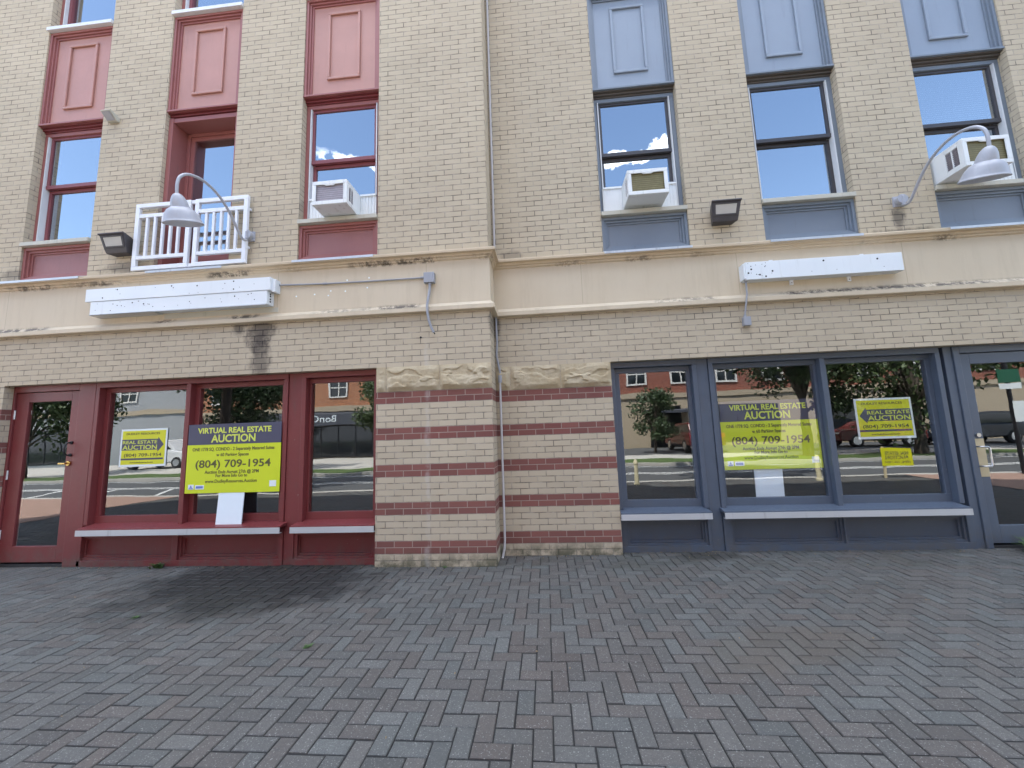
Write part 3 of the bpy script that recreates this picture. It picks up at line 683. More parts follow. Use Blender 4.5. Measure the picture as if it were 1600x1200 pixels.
# grey wing
shop_window(YB, 1.378, 2.384, [(1.497, 2.29)], 'grey'); shop_base(YB, 1.378, 2.384, 1.377, 2.366, [(1.50, 2.30)], 'grey')
post_c(YB, 2.388, 2.518, 'grey', 0.105)
shop_window(YB, 2.522, 5.05, [(2.624, 3.735), (3.878, 4.948)], 'grey', (3.765, 3.815))
shop_base(YB, 2.522, 5.10, 2.497, 4.998, [(2.66, 3.745), (3.865, 4.985)], 'grey')
post_c(YB, 5.102, 5.188, 'grey', 0.105)
dB = shop_door(YB, 5.192, 5.262, 6.16, 6.30, 5.366, 6.02, 'grey', 'r', 'grey half-glazed door')
post_c(YB, 6.304, 6.61, 'grey', 0.105)
h = MB(); y0 = YB+0.112
h.tube([(5.255+0.02, y0, 0.935), (5.275, y0-0.05, 0.935), (5.29, y0-0.062, 0.935), (5.335, y0-0.062, 0.93), (5.347, y0-0.062, 0.915), (5.347, y0-0.062, 0.74), (5.335, y0-0.062, 0.725), (5.29, y0-0.062, 0.725), (5.275, y0-0.05, 0.725), (5.275, y0, 0.725)], 0.009, 10)
h.build('handle', M['steel'], dB, smooth='auto')
h = MB(); h.box(5.264, 5.362, y0-0.004, y0-0.0002, 0.61, 1.02); h.build('push_plate', M['plate'], dB)
h = MB(); h.cyl_y(5.31, 1.06, 0.022, y0-0.02, y0, 16); h.build('lock', M['steel'], dB)

# ================================================================ THINGS ON THE FACADE
# corner downpipe
P = thing('downpipe', (0.035, YB-0.03, GZ), 'thin pale downpipe in the inner corner between the two brick wings', 'downpipe')
b = MB(); b.tube([(0.035, YB-0.03, 3.40), (0.035, YB-0.03, 9.1)], 0.014, 12)
b.build('pipe', M['pvc'], P, smooth='auto')
b = MB(); b.tube([(0.028, YB-0.028, 2.72), (0.028, YB-0.028, 2.55), (0.035, YB-0.05, 2.35), (0.02, YB-0.03, 2.2), (0.06, YB-0.03, 1.98), (0.06, YB-0.03, 1.90)], 0.013, 12); b.build('pipe', M['pipe'], P, smooth='auto')
b = MB(); b.tube([(0.055, YB-0.033, 1.93), (0.055, YB-0.033, 0.05), (0.05, YB-0.06, -0.04), (0.03, YB-0.10, -0.13)], 0.0135, 12); b.build('pipe', M['pvc'], P, smooth='auto')
b = MB(); b.tube([(0.057, YB-0.033, 1.86), (0.057, YB-0.033, 1.95)], 0.024, 12); b.build('coupling', M['pipe'], P, smooth='auto')

# balcony railing
T_ = thing('balcony_railing', (-3.7, -0.06, 3.41), 'white square-bar railing across the glazed upper door, standing on the cornice', 'railing')
yr0, yr1 = -0.085, -0.045
def rail_panel(x0, x1):
    f = MB(); f.ring(x0, x1, 3.412, 4.292, 0.052, yr0, yr1); f.box(x0+0.052, x1-0.052, yr0+0.004, yr1-0.004, 4.105, 4.155); f.box(x0+0.052, x1-0.052, yr0+0.004, yr1-0.004, 3.555, 3.600)
    f.build('railing_frame', M['white'], T_, 0.004)
    for i in range(5):
        x = x0+0.052+(x1-x0-0.104)*(i+1)/6
        q = MB(); q.box(x-0.0145, x+0.0145, yr0+0.006, yr1-0.006, 3.600, 4.105); q.build('baluster', M['white'], T_, 0.002)
rail_panel(-4.46, -3.715); rail_panel(-3.655, -2.955)
b = MB(); b.box(-3.712, -3.658, yr0+0.012, yr1-0.004, 4.245, 4.29); b.box(-3.712, -3.658, yr0+0.012, yr1-0.004, 3.415, 3.46)
b.build('joining_bar', M['white'], T_, 0.002)
for x in (-4.45, -2.995):
    for z in (3.62, 4.12):
        b = MB(); b.box(x, x+0.03, yr1+0.001, 0.0, z, z+0.03); b.build('bracket', M['white'], T_, 0.002)

# air conditioners (local: x centred, back edge y=0 at window, front towards -y)
def air_con(loc, label, coil, depth, w=0.47, hgt=0.315, fill_l=0.2, fill_r=0.2):
    t = thing('air_conditioner', loc, label, 'air conditioner', 'window air conditioners')
    yf = -depth
    c = MB(); e_ = 0.045
    c.box(-w/2, w/2, yf+0.012, 0.12, 0, 0.02); c.box(-w/2, w/2, yf+0.012, 0.12, hgt-0.02, hgt)
    for sx in (-1, 1):
        xa = sx*w/2; xi = sx*(w/2-0.018); a_, b_ = min(xa, xi), max(xa, xi)
        c.box(a_, b_, yf+0.012, yf+0.06, 0.02, hgt-0.02); c.box(a_, b_, -depth*0.35, 0.12, 0.02, hgt-0.02); c.box(a_, b_, yf+0.06, -depth*0.35, 0.02, 0.06); c.box(a_, b_, yf+0.06, -depth*0.35, hgt-0.06, hgt-0.02)
        c.box(a_, b_, yf+0.06+(depth*0.65-0.06)*0.45, yf+0.06+(depth*0.65-0.06)*0.55, 0.06, hgt-0.06)
    c.ring(-w/2, w/2, 0, hgt, e_, yf, yf+0.0118)
    c.prism_y([(-0.07, hgt-e_), (0.07, hgt-e_), (0.045, hgt-e_-0.014), (-0.045, hgt-e_-0.014)], yf+0.001, yf+0.0118)
    c.build('casing', M['acwhite'], t, 0.004, world=False)
    g = MB(); g.box(-w/2+0.03, w/2-0.03, yf+0.02, yf+0.05, 0.025, hgt-0.025); g.build('coil', M[coil], t, world=False)
    for sx in (-1, 1):
        g = MB(); n = 9; ya, yb_ = yf+0.07, -depth*0.36
        for i in range(n):
            z = 0.07+(hgt-0.15)*i/(n-1); g.box(*sorted((sx*(w/2-0.004), sx*(w/2-0.012))), ya, yb_, z, z+0.008)
        g.box(*sorted((sx*(w/2-0.019), sx*(w/2-0.024))), ya-0.01, yb_+0.01, 0.05, hgt-0.05)
        g.build('side_louvre', M['coilgrey'], t, world=False)
    for (sx, fw) in ((-1, fill_l), (1, fill_r)):
        g = MB(); n = max(3, int(fw/0.02))
        for i in range(n):
            xa = sx*(w/2+0.002+fw*i/n); xb = sx*(w/2+0.002+fw*(i+1)/n); g.box(*sorted((xa, xb)), 0.095+(0.006 if i % 2 else 0), 0.125, 0.0, hgt-0.012)
        g.box(*sorted((sx*(w/2+0.002), sx*(w/2+fw))), 0.085, 0.128, hgt-0.012, hgt+0.012)
        g.build('filler_panel', M['acwhite'], t, world=False)
    return t
air_con((-1.80, -0.03, 3.955), 'white air conditioner with greyish back, in the window above the red shop window', 'coilgrey', 0.24, 0.42, 0.29, 0.24, 0.20)
air_con((1.905, YB-0.03, 3.985), 'white air conditioner with olive coil, in the first grey window beside the corner', 'coil', 0.23, 0.465, 0.315, 0.24, 0.20)
air_con((5.485, YB-0.03, 3.965), 'white air conditioner half hidden behind the right-hand lamp shade', 'coil', 0.30, 0.47, 0.325, 0.16, 0.45)

# gooseneck wall lamps
def gooseneck():
    t = thing('wall_lamp', (-2.96, 0, 3.78), 'grey gooseneck wall lamp hanging in front of the white railing', 'wall lamp', 'gooseneck wall lamps')
    arm = [(0, -0.05, -0.05), (0, -0.09, -0.085), (0, -0.14, -0.085), (0, -0.19, -0.04), (0, -0.28, 0.06), (0, -0.36, 0.14), (0, -0.45, 0.205), (0, -0.55, 0.25), (0, -0.65, 0.27), (0, -0.74, 0.268), (0, -0.83, 0.245), (0, -0.91, 0.20), (0, -0.965, 0.135), (0, -0.985, 0.06), (0, -0.985, -0.02), (0, -0.98, -0.07)]
    pts = []
    for i in range(len(arm)-1):
        p0 = Vector(arm[max(i-1, 0)]); p1 = Vector(arm[i]); p2 = Vector(arm[i+1]); p3 = Vector(arm[min(i+2, len(arm)-1)])
        for k in range(3):
            u = k/3; pts.append(0.5*((2*p1)+(p2-p0)*u+(2*p0-5*p1+4*p2-p3)*u*u+(3*p1-p0-3*p2+p3)*u**3))
    pts.append(Vector(arm[-1]))
    b = MB(); b.tube(pts, 0.0145, 12); b.build('arm', M['lamp'], t, smooth='auto', world=False)
    b = MB(); b.box(-0.06, 0.06, -0.02, 0, -0.065, 0.06); b.cyl_y(0, 0, 0.056, -0.075, -0.019, 24); b.tube([(0, -0.06, 0.05), (0, -0.078, 0.03), (0, -0.078, -0.06), (0, -0.05, -0.07)], 0.012, 8)
    b.build('wall_bracket', M['lamp'], t, 0.003, world=False)
    pr = [(0.022, 0.0), (0.036, -0.010), (0.053, -0.034), (0.067, -0.070), (0.076, -0.112), (0.079, -0.132), (0.090, -0.140), (0.112, -0.156), (0.132, -0.186), (0.146, -0.224), (0.156, -0.258), (0.161, -0.270), (0.168, -0.276), (0.169, -0.284)]
    inn_ = [(r-0.004, z-0.002) for r, z in reversed(pr[:-1])]
    tilt = Matrix.Translation((0, -0.98, -0.055)) @ Matrix.Rotation(R(19), 4, 'X') @ Matrix.Translation((0, 0.98, 0.055))
    def tilted(mb): mb.v = [tuple(tilt @ Vector(v)) for v in mb.v]
    b = MB(); b.lathe(pr+[(0.163, -0.284)], (0, -0.98, -0.055), 36); tilted(b)
    s = b.build('shade', M['lamp'], t, smooth='auto', world=False)
    b = MB(); b.lathe([(0.162, -0.2835)]+inn_[1:]+[(0.0, -0.004)], (0, -0.98, -0.055), 36); tilted(b); b.build('shade_lining', M['lampin'], s, smooth='auto', world=False)
    b = MB(); b.lathe([(0.0, -0.13), (0.03, -0.135), (0.045, -0.17), (0.04, -0.21), (0.0, -0.235)], (0, -0.98, -0.055), 16); tilted(b); b.build('bulb', M['lens'], s, smooth='auto', world=False)
    return t
g0 = gooseneck()
dup(g0, (4.8, YB, 3.785), R(-2), 'grey gooseneck wall lamp hanging in front of the right-hand air conditioner')

# wall-pack floodlights
def floodlight():
    t = thing('floodlight', (-4.65, 0, 3.65), 'dark bronze box floodlight mounted between the left window and the railing', 'floodlight', 'box floodlights on the brick')
    def shrink(mb): mb.v = [(v[0]*0.83*(0.68+0.32*min(1.0, max(0.0, -v[1]/0.2))), v[1]*0.95, v[2]*0.80) for v in mb.v]
    b = MB(); w = 0.205
    b.prism_x([(0, 0.0), (0, 0.25), (-0.06, 0.275), (-0.20, 0.285), (-0.215, 0.262), (-0.185, 0.245), (-0.125, 0.045), (-0.105, 0.0)], -w, w)
    shrink(b); o = b.build('housing', M['flood'], t, 0.006, world=False)
    b = MB(); n = Vector((0, -0.2, -0.06)).normalized()
    def q(u, v, d): base = Vector((u, -0.185+0.06*v, 0.245-0.2*v)); return tuple(base+n*d)
    b.add([q(-0.15, 0.12, 0.003), (q(0.15, 0.12, 0.003)), q(0.15, 0.74, 0.003), q(-0.15, 0.74, 0.003), q(-0.15, 0.12, -0.01), q(0.15, 0.12, -0.01), q(0.15, 0.74, -0.01), q(-0.15, 0.74, -0.01)], [(0, 1, 2, 3), (0, 1, 5, 4), (1, 2, 6, 5), (2, 3, 7, 6), (3, 0, 4, 7)])
    shrink(b); b.build('lens', M['lens'], t, world=False)
    b = MB(); u0, u1, v0, v1 = -0.185, 0.185, 0.03, 0.86
    for (a0, a1, c0, c1) in ((u0, -0.152, v0, v1), (0.152, u1, v0, v1), (-0.152, 0.152, v0, 0.11), (-0.152, 0.152, 0.75, v1)):
        b.add([q(a0, c0, 0.009), q(a1, c0, 0.009), q(a1, c1, 0.009), q(a0, c1, 0.009), q(a0, c0, -0.008), q(a1, c0, -0.008), q(a1, c1, -0.008), q(a0, c1, -0.008)], [(0, 1, 2, 3), (0, 1, 5, 4), (1, 2, 6, 5), (2, 3, 7, 6), (3, 0, 4, 7)])
    shrink(b); b.build('lens_frame', M['flood'], t, 0.002, world=False)
    return t
f0 = floodlight()
dup(f0, (2.80, YB, 3.655), 0, 'dark bronze box floodlight mounted between the first and second grey windows')
t = thing('security_light', (-4.99, 0, 5.55), 'small white security light on the brick beside the upper left red panel', 'security light')
b = MB(); b.prism_x([(0, 0.0), (0, 0.07), (-0.12, 0.10), (-0.13, 0.085), (-0.035, 0.0)], -0.065, 0.075); b.build('housing', M['sillcream'], t, 0.004, world=False)
b = MB(); b.add([(-0.05, -0.122, 0.074), (0.06, -0.122, 0.074), (0.06, -0.045, 0.005), (-0.05, -0.045, 0.005)], [(0, 1, 2, 3)]); o = b.build('lens', M['pipe'], t, world=False); o.modifiers.new('t', 'SOLIDIFY').thickness = 0.004

# sign boxes (light raceways left after the shop signs were taken down)
t = thing('sign_box', (-3.75, -0.06, 2.80), 'white double-row empty sign box with screw holes on the left cornice fascia', 'sign box')
yw = -0.012; yf = -0.14
b = MB(); b.box(-4.965, -2.575, yf, yw, 3.024, 3.182); b.build('upper_raceway', M['whitebox'], t, 0.003)
b = MB(); b.box(-4.895, -2.612, yf+0.006, yw, 2.858, 3.0215); b.build('lower_raceway', M['whitebox'], t, 0.003)
b = MB(); b.box(-4.885, -2.618, yf-0.004, yf+0.004, 2.846, 2.857); b.box(-4.885, -4.05, yf-0.004, yw, 2.8455, 2.8515); b.build('drip_strip', M['alu'], t)
b = MB(); b.box(-2.575, -2.535, yf+0.035, yw, 3.01, 3.165); b.build('end_cap', M['whitebox'], t, 0.003)
b = MB(); b.box(-4.02, -2.55, -0.020, yw-0.0005, 2.79, 2.845); b.build('mounting_plate', M['sillcream'], t)
rr = random.Random(5)
for i in range(44):
    b = MB()
    x = rr.uniform(-4.85, -2.68); z = rr.choice([rr.uniform(3.045, 3.165), rr.uniform(2.88, 3.0)]); r = rr.choice([0.004, 0.004, 0.006, 0.009])
    y = yf if z > 3.02 else yf+0.006; b.cyl_y(x, z, r, y-0.001, y+0.002, 8); b.build('screw_hole', M['wire'], t)
for z in (2.9, 2.93, 2.965, 2.99): b = MB(); b.tube([(-2.6125, -0.075, z), (-2.6105, -0.075, z)], 0.012, 8); b.build('cable_hole', M['wire'], t)
t = thing('sign_box', (3.8, YB-0.06, 2.9), 'white single-row empty sign box with brackets on the right cornice fascia', 'sign box')
yw = YB-0.012; yf = YB-0.125
b = MB(); b.box(2.955, 4.640, yf, yw, 2.912, 3.122); b.build('raceway', M['whitebox'], t, 0.003)
b = MB(); b.box(2.935, 2.955, yf+0.01, yw, 2.925, 3.11); b.build('end_cap', M['whitebox'], t, 0.002)
for (x, za, zb_) in ((3.50, 2.855, 2.925), (4.13, 2.855, 2.925), (3.30, 3.12, 3.17), (4.30, 3.12, 3.17)):
    b = MB(); b.box(x-0.02, x+0.02, YB-0.026, yw-0.0005, za, zb_); b.build('bracket', M['white'], t)
    b = MB(); b.cyl_y(x, (za+zb_)/2-(0.012 if za < 3 else -0.01), 0.006, YB-0.029, YB-0.02, 8); b.build('screw', M['wire'], t)
rr = random.Random(9)
for i in range(22):
    b = MB()
    x = rr.choice([rr.uniform(2.98, 3.25), rr.uniform(2.98, 4.62)]); z = rr.uniform(2.93, 3.11); b.cyl_y(x, z, rr.choice([0.004, 0.006, 0.011]), yf-0.001, yf+0.002, 7); b.build('screw_hole', M['wire'], t)

# conduits and junction boxes
t = thing('junction_box', (-0.69, -0.02, 3.08), 'grey junction box and conduit running from the left sign box along the fascia', 'junction box')
b = MB(); b.box(-0.752, -0.628, -0.075, -0.013, 3.012, 3.135); b.build('box', M['pipe'], t, 0.004)
b = MB(); b.tube([(-2.54, -0.03, 3.118), (-1.97, -0.028, 3.098), (-1.5, -0.028, 3.092), (-0.80, -0.028, 3.09), (-0.75, -0.028, 3.09)], 0.0095, 10); b.build('conduit', M['pipe'], t, smooth='auto')
for (p_, q_, r_) in (((-1.99, -0.028, 3.099), (-1.94, -0.028, 3.097), 0.014), ((-0.80, -0.028, 3.09), (-0.752, -0.028, 3.09), 0.015), ((-0.685, -0.045, 3.012), (-0.685, -0.045, 2.985), 0.018)):
    b = MB(); b.tube([p_, q_], r_, 10); b.build('coupling', M['pipe'], t, smooth='auto')
b = MB(); pts = [(-0.685, -0.045, 2.99), (-0.688, -0.05, 2.92), (-0.70, -0.062, 2.83), (-0.71, -0.078, 2.74), (-0.708, -0.08, 2.66), (-0.695, -0.07, 2.57), (-0.67, -0.055, 2.48), (-0.645, -0.045, 2.425)]
b.tube(pts, 0.0145, 12); b.build('flexible_conduit', M['pipe'], t, smooth='auto')
b = MB(); b.tube([(-0.645, -0.045, 2.427), (-0.632, -0.04, 2.405)], 0.006, 8); b.cyl_y(-0.81, 2.385, 0.012, -0.006, 0.002, 8); b.build('wire_end', M['black'], t)
t = thing('junction_box', (2.95, YB-0.03, 2.45), 'small grey junction box on brick below the right sign box', 'junction box')
b = MB(); b.box(2.912, 2.992, YB-0.055, YB-0.001, 2.395, 2.50); b.build('box', M['pipe'], t, 0.004)
b = MB(); b.tube([(2.97, YB-0.075, 2.93), (2.965, YB-0.075, 2.75), (2.945, YB-0.07, 2.64), (2.94, YB-0.04, 2.54), (2.94, YB-0.03, 2.50)], 0.0095, 10); b.build('conduit', M['pipe'], t, smooth='auto')
for (p_, q_, r_) in (((2.97, YB-0.075, 2.905), (2.97, YB-0.075, 2.94), 0.017), ((2.94, YB-0.03, 2.50), (2.94, YB-0.03, 2.525), 0.016)):
    b = MB(); b.tube([p_, q_], r_, 10); b.build('coupling', M['pipe'], t, smooth='auto')

# ================================================================ SIGNS
def big_sign(x0, x1, z0, z1, y, label):
    t = thing('auction_sign', ((x0+x1)/2, y, z0), label, 'sign', 'large auction signs')
    w = x1-x0; hh = z1-z0; zs = z1-0.302*hh; cx = (x0+x1)/2
    b = MB(); b.box(x0, x1, y, y+0.006, z0, zs); o = b.build('yellow_panel', M['sigyellow'], t)
    b = MB(); b.box(x0+0.004, x1, y-0.001, y+0.006, zs, z1); b.build('header_panel', M['signavy'], t)
    Z = lambda f: z1-f*hh
    lettering('header_lettering', [('VIRTUAL REAL ESTATE', cx, Z(0.134), 0.79*w, 0.078*hh, 0.028), ('AUCTION', cx-0.01, Z(0.268), 0.475*w, 0.108*hh, 0.024)], t, M['sigytext'], y-0.0022)
    lettering('body_lettering', [('ONE 1778 SQ. CONDO - 2 Separately Metered Suites', cx-0.005, Z(0.392), 0.875*w, 0.047*hh, 0.018), ('w 60 Parking Spaces', cx-0.01, Z(0.474), 0.345*w, 0.046*hh, 0.018),
        ('(804) 709-1954', cx, Z(0.635), 0.80*w, 0.108*hh, 0.018), ('Auction Ends August 27th @ 2PM', cx-0.01, Z(0.722), 0.575*w, 0.046*hh, 0.018), ('For More Info Go to', cx-0.01, Z(0.775), 0.335*w, 0.044*hh, 0.018),
        ('www.DudleyResources.Auction', cx-0.015, Z(0.855), 0.55*w, 0.047*hh, 0.014)], t, M['sigtext'], y-0.0012)
    b = MB(); b.box(x0+0.035*w, x0+0.095*w, y-0.0015, y, Z(0.945), Z(0.875)); b.box(x0+0.11*w, x0+0.205*w, y-0.0015, y, Z(0.945), Z(0.885)); b.box(x1-0.105*w, x1-0.035*w, y-0.0015, y, Z(0.925), Z(0.84)); b.build('logo_patch', M['sigwhite'], t)
    b = MB(); b.box(x0+0.12*w, x0+0.195*w, y-0.0025, y-0.0016, Z(0.932), Z(0.898))
    b.box(x0+0.042*w, x0+0.088*w, y-0.0025, y-0.0016, Z(0.94), Z(0.925)); b.prism_y([(x0+0.05*w, Z(0.92)), (x0+0.08*w, Z(0.92)), (x0+0.065*w, Z(0.885))], y-0.0025, y-0.0016); b.build('logo_mark', M['sigblue'], t)
    return t
def small_sign(x0, x1, z0, z1, y, left, label):
    t = thing('arrow_sign', ((x0+x1)/2, y, z0), label, 'sign', 'small arrow signs')
    w = x1-x0; hh = z1-z0; Z = lambda f: z1-f*hh; cx = (x0+x1)/2
    b = MB(); b.box(x0, x1, y, y+0.005, z0, z1); b.build('backing', M['sigwhite'], t)
    b = MB(); e_ = 0.035*w; b.box(x0+e_, x1-e_, y-0.001, y, z0+e_*1.2, z1-e_); b.build('yellow_panel', M['sigyellow2'], t)
    sx = -1 if left else 1; X = lambda f: cx+sx*f*w
    b = MB(); prof = [(X(-0.465), Z(0.275)), (X(0.31), Z(0.275)), (X(0.31), Z(0.225)), (X(0.435), Z(0.43)), (X(0.31), Z(0.62)), (X(0.31), Z(0.565)), (X(-0.465), Z(0.565))]
    if left: prof = prof[::-1]
    b.prism_y(prof, y-0.002, y-0.001); b.build('arrow', M['signavy'], t)
    b = MB(); b.box(x0+e_, x1-0.06*w, y-0.0018, y-0.001, Z(0.825), Z(0.775)); b.build('stripe', M['signavy'], t)
    lettering('arrow_lettering', [('REAL ESTATE', X(-0.075), Z(0.395), 0.74*w, 0.085*hh, 0.012), ('AUCTION', X(-0.075), Z(0.545), 0.74*w, 0.115*hh, 0.014)], t, M['sigytext'], y-0.0030)
    lettering('body_lettering', [('(804) 709-1954', cx, Z(0.735), 0.80*w, 0.085*hh, 0.012), ('DUDLEY RESOURCES', cx-0.02*w, Z(0.155), 0.72*w, 0.055*hh, 0.012), ('www.DudleyResources.Auction', cx-0.02*w, Z(0.905), 0.5*w, 0.035*hh, 0.008)], t, M['sigtext'], y-0.0020)
    return t
big_sign(-3.692, -2.516, 0.682, 1.486, 0.078, 'yellow auction sign with slate header fixed outside the red window frame')
small_sign(-4.690, -4.066, 1.006, 1.466, 0.178, False, 'small yellow auction sign in the red shop window, arrow pointing right')
big_sign(2.640, 3.728, 0.742, 1.540, YB+0.1955, 'yellow auction sign with slate header behind the grey window glass')
small_sign(4.150, 4.762, 1.048, 1.512, YB+0.1965, True, 'small yellow auction sign behind grey window glass, arrow pointing left')
def board(name, x0, x1, z0, z1, yb, yt, label):
    b = MB(); b.add([(x0, yb, z0), (x1, yb, z0), (x1, yt, z1), (x0, yt, z1), (x0, yb+0.012, z0), (x1, yb+0.012, z0), (x1, yt+0.012, z1), (x0, yt+0.012, z1)], [(0, 1, 2, 3), (4, 7, 6, 5), (0, 4, 5, 1), (1, 5, 6, 2), (2, 6, 7, 3), (3, 7, 4, 0)])
    o = b.build(name, M['board'], None, 0.002); return tag(o, label, 'board')
board('white_board', -3.262, -2.946, 0.3215, 0.72, 0.055, 0.084, 'white blank board standing on the sill under the red window\'s large sign')
board('white_board', 2.975, 3.288, 0.25, 0.78, YB+0.235, YB+0.215, 'white blank board behind the grey window glass under the large sign')

# ================================================================ WEEDS
def weed(loc, n, hgt, spread, label, leafy=False):
    rr = random.Random(int(loc[0]*100)); b = MB()
    for i in range(n):
        a_ = rr.uniform(0, 6.283); L = hgt*rr.uniform(0.5, 1.0); s = spread*rr.uniform(0.3, 1.0); w = rr.uniform(0.004, 0.010)*(1.9 if leafy else 1)
        ox, oy = rr.gauss(0, spread*0.25), rr.gauss(0, spread*0.12)
        d = Vector((math.cos(a_), math.sin(a_), 0)); n_ = Vector((-d.y, d.x, 0)); vs = []
        for k in range(4):
            u = k/3; c_ = Vector((ox, oy, 0))+d*(s*u*u)+Vector((0, 0, L*(u-0.35*u*u))); ww = w*(1-u)*(1+2*u)
            vs += [c_+n_*ww, c_-n_*ww]
        b.add(vs, [(0, 1, 3, 2), (2, 3, 5, 4), (4, 5, 7, 6)])
    o = b.build('weed', M['weed']); o.location = loc
    return tag(o, label, 'weed', 'weeds in the paving')
weed((-3.91, 0.03, GZ), 40, 0.10, 0.09, 'small weed tuft against the red base panel near the left door')
weed((-2.83, -1.17, GZ-0.004), 16, 0.03, 0.05, 'tiny flat weed in the stained paving joints')
weed((-1.09, -1.59, GZ-0.004), 14, 0.035, 0.04, 'tiny weed in the paving joints before the brick pier')
weed((5.52, 0.30, GZ), 110, 0.22, 0.17, 'leafy dark weed by the grey door', True)
weed((-0.55, -0.02, GZ-0.004), 12, 0.03, 0.03, 'tiny weed at the foot of the brick pier')

# ================================================================ THE OTHER SIDE OF THE STREET (seen in the shop windows)
FZ = RZ+0.13
def far_block(name, x0, x1, yf, depth, base_h, top, wallmat, basemat, label, wins, shop, rows):
    t = thing(name, ((x0+x1)/2, yf, FZ), label, 'building')
    b = MB(); b.box(x0, x1, yf-depth, yf, FZ-0.1, FZ+base_h); b.build('ground_floor', basemat, t)
    b = MB(); b.box(x0+0.1, x1-0.1, yf-depth, yf-0.12, FZ+base_h+0.35, FZ+top); b.build('upper_wall', wallmat, t)
    b = MB(); b.box(x0-0.1, x1+0.1, yf-depth, yf+0.12, FZ+base_h, FZ+base_h+0.35); b.box(x0-0.1, x1+0.1, yf-depth, yf+0.15, FZ+top, FZ+top+0.4); b.build('cornice', M['beige'], t)
    for r in range(rows):
        for wx in wins:
            z = FZ+base_h+0.95+r*3.1
            f = MB(); f.ring(wx-0.75, wx+0.75, z, z+1.75, 0.12, yf-0.10, yf-0.13+0.1); f.box(wx-0.04, wx+0.04, yf-0.1, yf-0.06, z+0.12, z+1.63); f.box(wx-0.63, wx-0.04, yf-0.1, yf-0.06, z+0.82, z+0.9); f.box(wx+0.04, wx+0.63, yf-0.1, yf-0.06, z+0.82, z+0.9)
            o = f.build('window', M['trim'], t)
            q = MB(); q.box(wx-0.63, wx+0.63, yf-0.118, yf-0.104, z+0.12, z+1.63); q.build('pane', M['darkglass'], o)
    for (s0, s1, z0, z1) in shop:
        q = MB(); q.box(s0, s1, yf-0.02, yf+0.012, FZ+z0, FZ+z1); o = q.build('shopfront', M['darkglass'], t)
        f = MB(); f.ring(s0-0.08, s1+0.08, FZ+z0-0.02, FZ+z1+0.08, 0.08, yf+0.013, yf+0.05)
        n = int((s1-s0)/1.3)
        for i in range(1, n): x = s0+(s1-s0)*i/n; f.box(x-0.03, x+0.03, yf+0.013, yf+0.045, FZ+z0+0.06, FZ+z1)
        f.build('frame', M['wire'], o)
    return t
f1 = far_block('shop_building', -27, -3.2, -23.6, 10, 3.5, 10.5, M['orangebrick'], M['beige'], 'orange brick building with dark shop awning across the street, seen reflected', [-24.5, -21, -18, -15, -12, -9, -6], [(-21.5, -12.2, 0.1, 2.35), (-10.8, -5.0, 0.2, 2.6), (-26, -23, 0.2, 2.6)], 2)
b = MB(); b.prism_x([(-23.58, FZ+2.45), (-23.58, FZ+3.45), (-22.9, FZ+3.3), (-22.9, FZ+2.45)], -21.8, -12.0); o = b.build('awning', M['awning'], f1)
lettering('shop_lettering', [('BonChon', -16.2, FZ+2.72, 3.0, 0.5, 0.0)], f1, M['sigwhite'], -22.88, 0.02, -1)
f2 = far_block('apartment_building', -2.6, 44, -24.0, 12, 3.6, 12.0, M['redbrick2'], M['beige'], 'red brick apartment building on a beige ground floor across the street, seen reflected', [1, 4.2, 7.4, 10.6, 13.8, 17, 20.2, 23.4, 27, 31, 35, 39], [(8.2, 10.3, 0.0, 2.9), (2.0, 5.5, 0.3, 2.8), (13, 17, 0.3, 2.8), (20, 26, 0.3, 2.8)], 2)
b = MB(); b.prism_x([(-23.97, FZ+2.55), (-23.97, FZ+2.75), (-22.2, FZ+2.6), (-22.2, FZ+2.45)], 7.8, 10.9); b.build('canopy', M['awning'], f2)
f3 = far_block('gabled_building', -62, -28, -25.5, 12, 4.0, 9.0, M['greywall'], M['greywall'], 'grey clad building with a pointed gable far left across the street, seen reflected', [-58, -53, -48, -43, -38, -34.5], [(-60, -50, 0.2, 3.0), (-46, -36, 0.2, 3.0)], 1)
b = MB(); b.prism_y([(-42, FZ+9.45), (-30, FZ+9.45), (-36, FZ+14)], -37, -25.6); b.build('gable', M['greywall'], f3)

